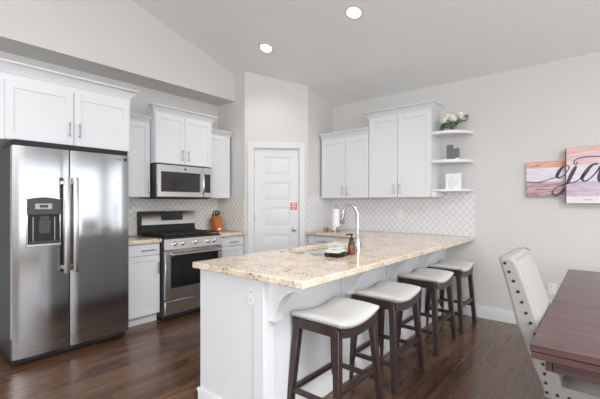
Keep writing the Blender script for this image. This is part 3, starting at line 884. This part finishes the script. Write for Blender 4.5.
# faucet
fx, fy = 2.465, 1.480
t = thing('kitchen_faucet', 'tall chrome gooseneck faucet behind the sink', 'faucet', (fx, fy, .915))
mb = MB(); mb.lathe([(.030, .9155), (.030, .922), (.026, .930), (.025, .985), (.022, 1.0), (.018, 1.02)], (fx, fy, 0), 20); mb.build('base', M['chrome'], t)
pts = [(fx, fy, 1.01), (fx, fy, 1.10), (fx, fy, 1.215)]
R = .056
for k in range(1, 13):
    a = PI * k / 12 * .97
    pts.append((fx - .03 * k / 12, fy + R - R * math.cos(a), 1.215 + R * math.sin(a) * 1.35))
lx, ly, lz = pts[-1]
mb = MB(); mb.tube(pts, .0135, 14); mb.build('spout', M['chrome'], t)
mb = MB(); mb.tube([(lx, ly, lz + .004), (lx, ly + .003, lz - .02), (lx - .001, ly + .006, lz - .025), (lx - .002, ly + .010, lz - .075), (lx - .002, ly + .011, lz - .082)], [.0145, .0155, .017, .0185, .015], 14); mb.build('spray_head', M['nickel'], t)
mb = MB(); mb.tube([(fx + .02, fy - .004, .968), (fx + .042, fy - .008, .97)], .013, 12); mb.tube([(fx + .038, fy - .007, .972), (fx + .05, fy - .012, 1.0), (fx + .066, fy - .02, 1.045)], [.008, .007, .006], 10); mb.build('lever', M['nickel'], t)

# soap bottle
sx, sy = 2.335, 1.452
t = thing('soap_bottle', 'amber soap pump bottle left of the faucet base', 'bottle', (sx, sy, .915))
mb = MB(); mb.lathe([(.022, .9155), (.027, .919), (.028, .975), (.024, 1.000), (.015, 1.018), (.013, 1.026)], (sx, sy, 0), 20); bt = mb.build('bottle', M['amber'], t)
mb = MB(); mb.lathe([(.0244, .994), (.0258, .995), (.0252, 1.000), (.0165, 1.0195), (.0155, 1.0195)], (sx, sy, 0), 20); mb.build('collar', M['darkgreen'], bt)
mb = MB(); mb.lathe([(.016, 1.022), (.016, 1.04), (.006, 1.043), (.006, 1.060), (.013, 1.062), (.013, 1.070), (.006, 1.073)], (sx, sy, 0), 16)
mb.tube([(sx, sy, 1.066), (sx - .018, sy + .02, 1.067), (sx - .030, sy + .034, 1.060)], .0055, 8); mb.build('pump', M['black'], t)

# folded cloths by the sink
def folded(cx, cy, z, hx, hy, h, rot, n, m_, name, lab):
    mb = MB()
    for k in range(n):
        j = .004 * ((k * 37) % 5 - 2) / 2
        mb.box(-hx + j, hx + j * .5, -hy - j * .6, hy + j, k * h / n + .0003, (k + 1) * h / n, min(h / n * .42, .005), 2)
    for v in mb.bm.verts:
        v.co.z += .0015 * math.sin(v.co.x * 60) * math.sin(v.co.y * 50) * (1 if v.co.z > h * .5 else 0)
    o = mb.build(name, m_); o.location = (cx, cy, z); o.rotation_euler = (0, 0, rot)
    return tag(o, lab, 'cloth')
cz = .9155
folded(2.195, 1.490, cz, .078, .062, .026, .10, 3, M['navy'], 'folded_dish_towel', 'dark navy checked dish towel folded at the bottom of the stack by the sink')
folded(2.198, 1.500, cz + .0285, .068, .052, .018, .16, 2, M['cream'], 'folded_dish_towel', 'cream dish towel folded in the middle of the stack by the sink')
folded(2.203, 1.505, cz + .0485, .056, .040, .014, .12, 1, M['bluecloth'], 'folded_dish_cloth', 'pale blue dish cloth on top of the towel stack by the sink')

# paper towel holder
px, py = 4.13, 2.82
t = thing('paper_towel_holder', 'upright steel paper towel holder standing by the pantry side wall', 'paper towel holder', (px, py, .915))
mb = MB(); mb.lathe([(.075, .9155), (.075, .923), (.068, .928), (.012, .930)], (px, py, 0), 24); mb.build('base', M['nickel'], t)
mb = MB(); mb.lathe([(.007, .929), (.007, 1.255), (.014, 1.258), (.015, 1.268), (.008, 1.277)], (px, py, 0), 12); mb.build('rod', M['nickel'], t)
mb = MB(); mb.lathe([(.020, .932), (.051, .932), (.051, 1.225), (.020, 1.225)], (px, py, 0), 28)
o = mb.build('paper_towel_roll', M['paper'], None, (px, py, .932)); tag(o, 'white paper towel roll on the steel upright holder', 'paper towel')
for (x, y, lab) in ((3.985, 2.90, 'small steel topped shaker farthest left of the paper towel roll'), (4.03, 2.885, 'small steel topped shaker just left of the paper towel roll'), (4.05, 2.735, 'small steel topped shaker right of the paper towel roll')):
    s = thing('shaker', lab, 'shaker', (x, y, .915), 'shakers by the paper towels')
    mb = MB(); mb.lathe([(.020, .9155), (.022, .919), (.020, .958)], (x, y, 0), 14); mb.build('glass_body', M['shaker'], s)
    mb = MB(); mb.lathe([(.021, .9585), (.021, .976), (.012, .984)], (x, y, 0), 14); mb.build('steel_cap', M['nickel'], s)

# ------------------------------------------------------------------ outlets
def outlet(T, label, ac, bf, zc_, n=1, plug=False):
    t = thing('wall_outlet', label, 'outlet', T(ac, bf, zc_), 'outlets')
    wd = .036 + .023 * (n - 1)
    pl = MB(T).box(ac - wd, ac + wd, bf + .0005, bf + .006, zc_ - .056, zc_ + .056, .002).build('face_plate', M['outlet'], t)
    for k in range(n):
        a = ac + (k - (n - 1) / 2) * .046
        for z in (zc_ - .024, zc_ + .024):
            s = MB(T).box(a - .016, a + .016, bf + .0055, bf + .0085, z - .017, z + .017, .003).build('socket', M['outlet'], pl)
            mb = MB(T)
        mb = MB(T)
        for z in (zc_ - .024, zc_ + .024):
            for q in (-.006, .006): mb.box(a + q - .0012, a + q + .0012, bf + .0083, bf + .0088, z - .004, z + .006)
        mb.build('slots', M['slot'], pl)
    return t
outlet(lambda a, b, z: (BX0 - .02 - b, a, z), 'white double outlet on the flat end panel of the peninsula', 1.535, 0, .77, 1)
outlet(TR, 'white outlet in the tile backsplash under the tall cabinet', 2.035, .008, 1.165)
outlet(TR, 'white outlet low on the right wall behind the dining chair', .392, 0, .43)

# ------------------------------------------------------------------ shelf decor
vx, vy, vz = 4.330, 1.315, 2.1275
t = thing('glass_vase', 'small clear glass vase of white flowers on the top corner shelf', 'vase', (vx, vy, vz))
mb = MB(); mb.lathe([(.032, vz + .0005), (.040, vz + .004), (.043, vz + .05), (.040, vz + .085), (.037, vz + .085), (.040, vz + .05), (.037, vz + .008), (.03, vz + .006)], (vx, vy, 0), 20); mb.build('vase_body', M['jar'], t)
mb = MB(); mb.lathe([(.028, vz + .010), (.034, vz + .02), (.036, vz + .05), (.03, vz + .06)], (vx, vy, 0), 16); mb.build('moss_filling', M['moss'], t)
random.seed(4)
def bloom(c, r, m_, parent, out):
    mb = MB()
    out = Vector(out).normalized()
    ux = out.orthogonal().normalized(); uy = out.cross(ux)
    for ring, (n, rad, cup) in enumerate(((3, .35, 1.0), (5, .62, .75), (7, .95, .35))):
        for k in range(n):
            a = 2 * PI * k / n + ring * .5
            d = ux * math.cos(a) + uy * math.sin(a); s = out.cross(d)
            w_ = r * (.36 + .14 * ring)
            g = []
            for i in range(4):
                q = i / 3
                rr = r * rad * (q ** .8) * (1.0)
                hh = r * (cup * (q ** 1.5) * .9 - .2 * (1 - q))
                wd = w_ * math.sin(PI * (.15 + .7 * q))
                row = [Vector(c) + d * (rr + (-abs(j) * .12 * r)) + out * (hh + abs(j) * .1 * r) + s * (wd * j) for j in (-1, 0, 1)]
                g.append([mb.bm.verts.new(p) for p in row])
            for i in range(3):
                for j in range(2):
                    f = mb.bm.faces.new((g[i][j], g[i][j + 1], g[i + 1][j + 1], g[i + 1][j])); f.smooth = True
    o = mb.build('bloom', m_, parent)
    o.modifiers.new('s', 'SOLIDIFY').thickness = .0012
    mb = MB(); mb.ball(c, r * .36, 1, 1, .9); mb.build('bloom_center', m_, parent)
blooms = [(-.035, .075, .145, .050), (.0, .01, .165, .052), (-.05, -.01, .150, .050), (.03, -.045, .155, .045), (-.02, -.085, .165, .046), (.03, .055, .150, .045), (-.03, .045, .185, .042), (.0, -.06, .20, .042)]
for dx, dy, dz, r in blooms:
    c = (vx + dx, vy + dy, vz + dz)
    r *= 1.3; dz -= .022
    c = (vx + dx, vy + dy, vz + dz)
    f = thing('white_rose', 'white rose in the glass vase on the top corner shelf', 'flower', c, 'white roses in the vase')
    bloom(c, r, M['petal'], f, (dx, dy, .09))
    mb = MB(); mb.tube([(vx + dx * .15, vy + dy * .15, vz + .06), (vx + dx * .55, vy + dy * .55, vz + .10), (c[0] - dx * .05, c[1] - dy * .05, c[2] - .012)], .0025, 6); mb.build('stem', M['stem'], f)
def leafmesh(mb, base, d, up, ln, wd):
    d = Vector(d).normalized(); s = d.cross(Vector(up)).normalized(); n = s.cross(d)
    b = Vector(base); g = []
    for i in range(6):
        q = i / 5; wq = wd * math.sin(PI * min(1, q * .93 + .05)) ** .8
        ctr = b + d * (ln * q) - n * (ln * .25 * q * q)
        g.append([mb.bm.verts.new(ctr + s * wq + n * wq * .25), mb.bm.verts.new(ctr), mb.bm.verts.new(ctr - s * wq + n * wq * .25)])
    for a, c in zip(g, g[1:]):
        for j in range(2):
            f = mb.bm.faces.new((a[j], a[j + 1], c[j + 1], c[j])); f.smooth = True
for dx, dy, dz in ((-.06, .065, .085), (-.07, .02, .08), (.02, -.10, .135), (-.02, -.115, .15), (-.03, -.03, .09), (.05, .0, .12), (-.01, -.10, .17), (.0, .10, .10), (-.075, .05, .045), (-.06, .09, .06), (-.08, -.02, .05), (-.04, -.09, .10), (-.05, .10, .03)):
    f = thing('leaf_sprig', 'green leaf sprig among the white roses on the top shelf', 'leaf sprig', (vx + dx * .3, vy + dy * .3, vz + .06), 'leaf sprigs in the vase')
    end = Vector((vx + dx, vy + dy, vz + dz))
    mid = Vector((vx + dx * .5, vy + dy * .5, vz + .06 + (dz - .06) * .6))
    mb = MB(); mb.tube([(vx + dx * .15, vy + dy * .15, vz + .06), tuple(mid), tuple(end)], .002, 6); mb.build('stem', M['stem'], f)
    for k in range(3):
        a = (k - 1) * .9
        d = Vector((dx, dy, .02)).normalized()
        d = Matrix.Rotation(a, 3, 'Z') @ d
        mb = MB(); leafmesh(mb, end if k != 1 else mid.lerp(end, .8), d + Vector((0, 0, .15 * (k - 1))), (0, 0, 1), .062, .022); o = mb.build('leaf', M['leaf'], f)
        o.modifiers.new('s', 'SOLIDIFY').thickness = .001
# middle shelf: grey stepped card block with a white backing
mz = 1.8005
t = thing('picture_block', 'dark grey stepped picture block on the middle corner shelf', 'picture', (4.36, 1.33, mz))
mb = MB(); mb.box(4.345, 4.360, 1.330, 1.400, mz + .0005, mz + .185, .001); mb.build('tall_block', M['greyframe'], t)
mb = MB(); mb.box(4.345, 4.360, 1.262, 1.3295, mz + .0005, mz + .140, .001); mb.build('short_block', M['greyframe'], t)
mb = MB(); mb.box(4.334, 4.3445, 1.262, 1.298, mz + .0005, mz + .028, .001); mb.build('front_tab', M['outlet'], t)
bz = 1.4665
t = thing('picture_block', 'square white block with a grey flower drawing on the bottom corner shelf', 'picture', (4.36, 1.325, bz))
blk = MB().box(4.345, 4.375, 1.240, 1.412, bz + .0005, bz + .185, .002).build('white_block', M['paper'], t)
mb = MB()
def dl(pts, r=.0016): mb.tube([(4.3445, 1.412 - a, bz + b) for a, b in pts], r, 5)
dl([(.03, .05), (.06, .035), (.10, .04), (.135, .06)]); dl([(.04, .07), (.07, .06), (.11, .065), (.14, .085)]); dl([(.05, .095), (.075, .125), (.10, .10), (.08, .085), (.055, .095)])
dl([(.03, .03), (.05, .02), (.09, .02)]); dl([(.06, .14), (.07, .155), (.085, .14)]); dl([(.05, .05), (.04, .085), (.045, .11)], .002)
mb.build('line_drawing', M['ink'], blk)

# ------------------------------------------------------------------ wall sign
def ribbon(mb, pts, x, depth=.0015, sc_=.00098):
    P = []
    n = len(pts)
    for i in range(n - 1):
        p0, p1, p2, p3 = pts[max(i - 1, 0)], pts[i], pts[i + 1], pts[min(i + 2, n - 1)]
        for k in range(6):
            s = k / 6
            P.append(tuple(.5 * ((2 * p1[c]) + (-p0[c] + p2[c]) * s + (2 * p0[c] - 5 * p1[c] + 4 * p2[c] - p3[c]) * s * s + (-p0[c] + 3 * p1[c] - 3 * p2[c] + p3[c]) * s ** 3) for c in range(3)))
    P.append(pts[-1])
    prev = None
    for i, (y, z, w_) in enumerate(P):
        a = P[max(i - 1, 0)]; b = P[min(i + 1, len(P) - 1)]
        ty, tz = b[0] - a[0], b[1] - a[1]; l = math.hypot(ty, tz) or 1
        ny, nz = -tz / l, ty / l
        h = w_ * sc_
        q = [mb.v(x, y + ny * h, z + nz * h), mb.v(x, y - ny * h, z - nz * h), mb.v(x - depth, y - ny * h, z - nz * h), mb.v(x - depth, y + ny * h, z + nz * h)]
        if prev:
            for k in range(4):
                mb.bm.faces.new((prev[k], prev[(k + 1) % 4], q[(k + 1) % 4], q[k]))
        else: mb.bm.faces.new(q)
        prev = q
    mb.bm.faces.new(prev)
LB = [(0, srgb(160, 118, 126), srgb(204, 178, 184)), (1.512, srgb(176, 134, 130), srgb(206, 172, 170)), (1.522, srgb(216, 208, 222), srgb(232, 226, 232)), (1.668, srgb(226, 186, 172), srgb(212, 140, 112))]
CB = [(0, srgb(226, 222, 226), srgb(236, 232, 234)), (1.372, srgb(190, 170, 190), srgb(214, 198, 212)), (1.50, srgb(186, 168, 186), srgb(206, 190, 206)), (1.515, srgb(220, 212, 224), srgb(234, 228, 234)), (1.672, srgb(214, 182, 190), srgb(232, 206, 208)), (1.80, srgb(220, 172, 156), srgb(232, 196, 180))]
GS = 'panels of the lettered wall sign'
o1 = thing('canvas_panel', 'smaller left canvas panel of the pastel plank sign', 'wall sign', (4.455, .44, 1.372), GS)
MB().box(4.4362, 4.474, .256, .612, 1.372, 1.732, .002).build('canvas', canvas_mat('painted_planks_left', LB), o1, )
mb = MB()
for s in ([(0.611, 1.528, 4), (0.561, 1.522, 4), (0.506, 1.521, 4), (0.452, 1.531, 4), (0.405, 1.549, 4), (0.366, 1.563, 5), (0.342, 1.587, 6)],
          [(0.262, 1.675, 5), (0.287, 1.671, 6), (0.309, 1.657, 11), (0.333, 1.617, 15), (0.348, 1.58, 14), (0.333, 1.558, 9), (0.305, 1.573, 5), (0.262, 1.599, 5)],
          [(0.262, 1.47, 6), (0.289, 1.446, 12), (0.317, 1.405, 12), (0.354, 1.385, 11), (0.383, 1.397, 9), (0.385, 1.425, 6), (0.36, 1.459, 5), (0.317, 1.48, 5), (0.262, 1.497, 5)]):
    ribbon(mb, s, 4.4362)
mb.build('lettering', M['dark_text'], o1)
o2 = thing('canvas_panel', 'larger centre canvas panel of the pastel plank sign, overlapping the left one', 'wall sign', (4.43, -.1, 1.30), GS)
MB().box(4.3962, 4.4345, -.42, .2705, 1.302, 1.842, .002).build('canvas', canvas_mat('painted_planks_centre', CB), o2)
mb = MB(); mb.box(4.400, 4.4350, .2706, .281, 1.302, 1.842); mb.build('canvas_edge', M['darkcanvas'], o2)  # dark front-facing strip along the left of the canvas
MB().box(4.4352, 4.474, -.36, .2, 1.40, 1.76).build('stretcher_frame', M['darkcanvas'], o2)
mb = MB()
for s in ([(0.270, 1.606, 5), (0.251, 1.642, 5), (0.249, 1.665, 5), (0.268, 1.675, 5)],
          [(0.192, 1.664, 10), (0.213, 1.622, 16), (0.234, 1.572, 17), (0.254, 1.521, 14), (0.267, 1.489, 10)],
          [(0.268, 1.498, 5), (0.231, 1.502, 5), (0.196, 1.514, 5), (0.161, 1.543, 5), (0.131, 1.585, 6)],
          [(0.031, 1.671, 9), (0.055, 1.675, 9), (0.088, 1.65, 13), (0.127, 1.588, 16), (0.148, 1.543, 13), (0.133, 1.516, 8), (0.099, 1.529, 6), (0.055, 1.577, 6), (0.022, 1.632, 8), (-0.005, 1.672, 13), (0.009, 1.603, 15), (0.022, 1.547, 15), (0.016, 1.511, 12), (-0.005, 1.504, 7)],
          [(0.188, 1.705, 5), (0.183, 1.69, 5), (0.196, 1.682, 5), (0.21, 1.695, 5), (0.206, 1.715, 5), (0.184, 1.734, 5), (0.138, 1.745, 5), (0.088, 1.747, 5), (0.044, 1.747, 5), (-0.01, 1.741, 5), (-0.064, 1.728, 5)]
          ):
    ribbon(mb, s, 4.3962)
mb.build('lettering', M['dark_text'], o2)
mb = MB(); ribbon(mb, [(0.131, 1.334, 1.5), (0.116, 1.34, 1.5), (0.101, 1.333, 1.5), (0.088, 1.341, 1.5), (0.072, 1.335, 1.5)], 4.3962)
mb.build('small_script', M['dark_text'], o2)

# ------------------------------------------------------------------ bar stools
def leg(x0, y0, x1, y1, z1, h0=.019, h1=.022, T=None):
    mb = MB()
    mb.hexa([(x0 - h0, y0 - h0, 0), (x0 + h0, y0 - h0, 0), (x0 + h0, y0 + h0, 0), (x0 - h0, y0 + h0, 0)],
            [(x1 - h1, y1 - h1, z1), (x1 + h1, y1 - h1, z1), (x1 + h1, y1 + h1, z1), (x1 - h1, y1 + h1, z1)], .003)
    return mb
SW, SD = .217, .163     # half width (x) and half depth (y) of the seat frame
LX, LY = .243, .180     # feet
def dip(x): return .036 * (x / SW) ** 2            # saddle: ends higher than the middle
def make_stool(label):
    t = thing('bar_stool', label, 'stool', (0, 0, 0), 'saddle bar stools along the peninsula')
    zr = .592
    for sx_ in (-1, 1):
        for sy_ in (-1, 1):
            leg(sx_ * LX, sy_ * LY, sx_ * (SW - .024), sy_ * (SD - .024), .600).build('leg', M['espresso'], t)
    # aprons: long ones follow the saddle curve
    for sy_ in (-1, 1):
        mb = MB(); n = 14; pts = []
        for k in range(n + 1):
            x = -SW + .006 + (2 * SW - .012) * k / n; pts.append((x, zr + dip(x) - .012))
        for k in range(n, -1, -1):
            x = -SW + .006 + (2 * SW - .012) * k / n
            pts.append((x, zr - .062 + dip(x) * .95))
        mb.prism(pts, 'y', sy_ * SD - .011, sy_ * SD + .011)
        mb.build('apron', M['espresso'], t)
    for sx_ in (-1, 1):
        mb = MB(); mb.box(sx_ * SW - .011, sx_ * SW + .011, -SD + .005, SD - .005, zr - .03, zr + dip(SW) - .008, .002); mb.build('side_apron', M['espresso'], t)
    def at(z, s): return s * (LX + (SW - .024 - LX) * z / .6), LY + (SD - .024 - LY) * z / .6
    for s in (-1, 1):
        x, y = at(.185, s)
        MB().box(x - .011, x + .011, -y, y, .170, .200, .002).build('side_stretcher', M['espresso'], t)
    x, y = at(.185, 1)
    y = at(.255, 1)[1]; x = at(.255, 1)[0]
    MB().box(-x, x, -y - .012, -y + .012, .235, .268, .002).build('foot_rail', M['espresso'], t)
    x, y = at(.255, 1)
    MB().box(-x, x, y - .012, y + .012, .170, .200, .002).build('back_stretcher', M['espresso'], t)
    # cushion: saddle pad with rounded edge
    mb = MB(); bm = mb.bm; nx, ny = 20, 14
    hx, hy = SW + .012, SD + .014
    def top(u, v):
        e = (1 - abs(u) ** 5) * (1 - abs(v) ** 4)
        return max(e, 0) ** .5
    G = []
    for i in range(nx + 1):
        row = []
        for j in range(ny + 1):
            u = math.sin((-1 + 2 * i / nx) * PI / 2); v = math.sin((-1 + 2 * j / ny) * PI / 2)
            x = u * hx; y = v * hy
            row.append(bm.verts.new((x, y, zr + dip(x) + .014 + .030 * top(u, v) + .003 * (1 - v * v))))
        G.append(row)
    for i in range(nx):
        for j in range(ny):
            f = bm.faces.new((G[i][j], G[i + 1][j], G[i + 1][j + 1], G[i][j + 1])); f.smooth = True
    border = [G[i][0] for i in range(nx)] + [G[nx][j] for j in range(ny)] + [G[i][ny] for i in range(nx, 0, -1)] + [G[0][j] for j in range(ny, 0, -1)]
    low = [bm.verts.new((v.co.x * .985, v.co.y * .985, zr + dip(v.co.x) - .008)) for v in border]
    nb = len(border)
    for k in range(nb):
        bm.faces.new((border[k], border[(k + 1) % nb], low[(k + 1) % nb], low[k]))
    bm.faces.new(low)
    cu = mb.build('seat_cushion', M['linen'], t)
    mb = MB()
    nn = 24
    for k in range(nn + 1):
        x = -hx + 2 * hx * k / nn
        for s in (-1, 1): mb.ball((x * .99, s * hy * .992, zr + dip(x) + .000), .0066, 1, 1, 1, 6, 4)
    for k in range(1, 18):
        y = -hy + 2 * hy * k / 18
        for s in (-1, 1): mb.ball((s * hx * .992, y * .99, zr + dip(hx) + .000), .0066, 1, 1, 1, 6, 4)
    mb.build('nailhead_trim', M['nail'], cu)
    return t
def copy_tree(o, parent=None):
    c = o.copy(); C.objects.link(c); c.parent = parent
    for ch in list(o.children): copy_tree(ch, c)
    return c
stools = [(1.858, 1.268, 'grey saddle bar stool nearest the camera, at the open end of the peninsula'),
          (2.535, 1.262, 'grey saddle bar stool second from the open end of the peninsula'),
          (3.340, 1.262, 'grey saddle bar stool third from the open end of the peninsula'),
          (4.050, 1.262, 'grey saddle bar stool farthest back, beside the right wall')]
proto = make_stool(stools[0][2])
for i, (x, y, lab) in enumerate(stools):
    o = proto if i == 0 else copy_tree(proto)
    o.location = (x, y, 0); o['label'] = lab

# ------------------------------------------------------------------ dining table
TX0, TX1, TY1, TY0 = 1.624, 3.70, .213, -.80
t = thing('dining_table', 'reddish brown wooden plank dining table at the right edge', 'table', (2.66, -.3, 0))
cuts = [TX0, 2.43, 2.895, TX1]
for a, b in zip(cuts, cuts[1:]):
    MB().box(a + .0015, b - .0015, TY0, TY1, .735, .760, .003).build('tabletop_section', M['table'], t)
MB().box(TX0 + .004, TX1 - .004, TY0 + .004, TY1 - .004, .708, .7345, .002).build('lower_layer', M['table'], t)
for nm, bx in (('apron', (TX0 + .05, TX1 - .05, TY1 - .068, TY1 - .045)), ('apron', (TX0 + .05, TX1 - .05, TY0 + .045, TY0 + .068)),
               ('end_apron', (TX0 + .045, TX0 + .068, TY0 + .069, TY1 - .069)), ('end_apron', (TX1 - .068, TX1 - .045, TY0 + .069, TY1 - .069))):
    MB().box(*bx, .655, .7075, .002).build(nm, M['table'], t)
for x in (2.35, 2.98):
    MB().box(x - .06, x + .06, -.353, -.233, .07, .654, .006).build('pedestal', M['table'], t)
    MB().box(x - .05, x + .05, -.62, .03, .001, .07, .006).build('pedestal_foot', M['table'], t)
MB().box(2.411, 2.919, -.318, -.268, .25, .36, .003).build('trestle_beam', M['table'], t)

# ------------------------------------------------------------------ dining chair
CX0, CX1 = 2.0, 2.485
t = thing('dining_chair', 'oatmeal upholstered dining chair with bronze nailheads at the table', 'chair', (2.24, .05, 0))
rear = [(.199, .405), (.222, .47), (.243, .52), (.265, .584), (.292, .66), (.318, .72), (.336, .80), (.362, .91), (.388, 1.00), (.396, 1.018)]
front = [(.118, .40), (.138, .47), (.152, .52), (.172, .584), (.198, .66), (.222, .72), (.246, .80), (.280, .91), (.312, 1.00), (.330, 1.026)]
poly = rear + [(.385, 1.034), (.345, 1.038)] + front[::-1]
mb = MB(); mb.prism(poly, 'x', CX0 + .0015, CX1 - .0015)
bk = mb.build('backrest', M['chairlinen'], t)
bv = bk.modifiers.new('b', 'BEVEL'); bv.width = .012; bv.segments = 3; bv.limit_method = 'ANGLE'; bv.angle_limit = math.radians(50)
# soft padded front of the backrest
mb = MB(); bm = mb.bm; G = []
for i in range(11):
    u = -1 + 2 * i / 10; row = []
    for j, (y, z) in enumerate(front[2:]):
        q = j / (len(front) - 3)
        bul = .010 * (max(0, (1 - u ** 4)) ** .6) * (max(0, 1 - (2 * q - 1) ** 4) ** .6)
        row.append(bm.verts.new(((CX0 + CX1) / 2 + u * (.5 * (CX1 - CX0) - .03), y - .001 - bul, z)))
    G.append(row)
for i in range(10):
    for j in range(len(front) - 3):
        f = bm.faces.new((G[i][j], G[i + 1][j], G[i + 1][j + 1], G[i][j + 1])); f.smooth = True
o = mb.build('back_pad', M['chairlinen'], bk); so = o.modifiers.new('s', 'SOLIDIFY'); so.thickness = .004
mb = MB()
mb.tube([(CX1 - .004, .385, 1.034), (CX1 - .004, .345, 1.038), (CX1 - .004, .325, 1.028)], .003, 6)
mb.tube([(CX0 + .012, .392, 1.030), (CX1 - .012, .392, 1.030)], .003, 6)
mb.build('piping', M['greyframe'], bk)
nails = [(.370, 1.008), (.352, .968), (.333, .925), (.314, .877), (.298, .829), (.281, .78), (.263, .736), (.245, .688), (.232, .64), (.222, .598), (.214, .556), (.208, .513), (.204, .472), (.199, .43)]
for y, z in nails:
    for x in (CX0 + .0005, CX1 - .0005): MB().ball((x, y - .004, z), .0075, .5, 1, 1, 10, 6).build('nailhead', M['darknail'], bk)
seat = MB().box(CX0, CX1, -.30, .205, .405, .475, .008, 2).build('seat', M['chairlinen'], t)
mb = MB(); bm = mb.bm; G = []
for i in range(13):
    u = -1 + 2 * i / 12; row = []
    for j in range(13):
        v = -1 + 2 * j / 12
        h = (max(0, 1 - abs(u) ** 4) * max(0, 1 - abs(v) ** 4)) ** .5
        row.append(bm.verts.new(((CX0 + CX1) / 2 + u * .238, -.085 + v * .205, .476 + .035 * h)))
    G.append(row)
for i in range(12):
    for j in range(12):
        f = bm.faces.new((G[i][j], G[i + 1][j], G[i + 1][j + 1], G[i][j + 1])); f.smooth = True
o = mb.build('seat_pad', M['chairlinen'], seat)
for k in range(12):
    y = .155 - k * .043 + .0
    if y < -.29: break
    for x in (CX0 - .001, CX1 + .001): MB().ball((x, y, .430), .0075, .5, 1, 1, 10, 6).build('nailhead', M['darknail'], seat)
for k in range(1, 11):
    MB().ball((CX0 + k * (CX1 - CX0) / 11, -.301, .430), .0075, 1, .5, 1, 10, 6).build('nailhead', M['darknail'], seat)
for x in (CX0 + .035, CX1 - .035):
    for (y0, y1) in ((.215, .150), (-.265, -.265)):
        leg(x, y0, x, y1, .4045, .018, .022).build('leg', M['espresso'], t)
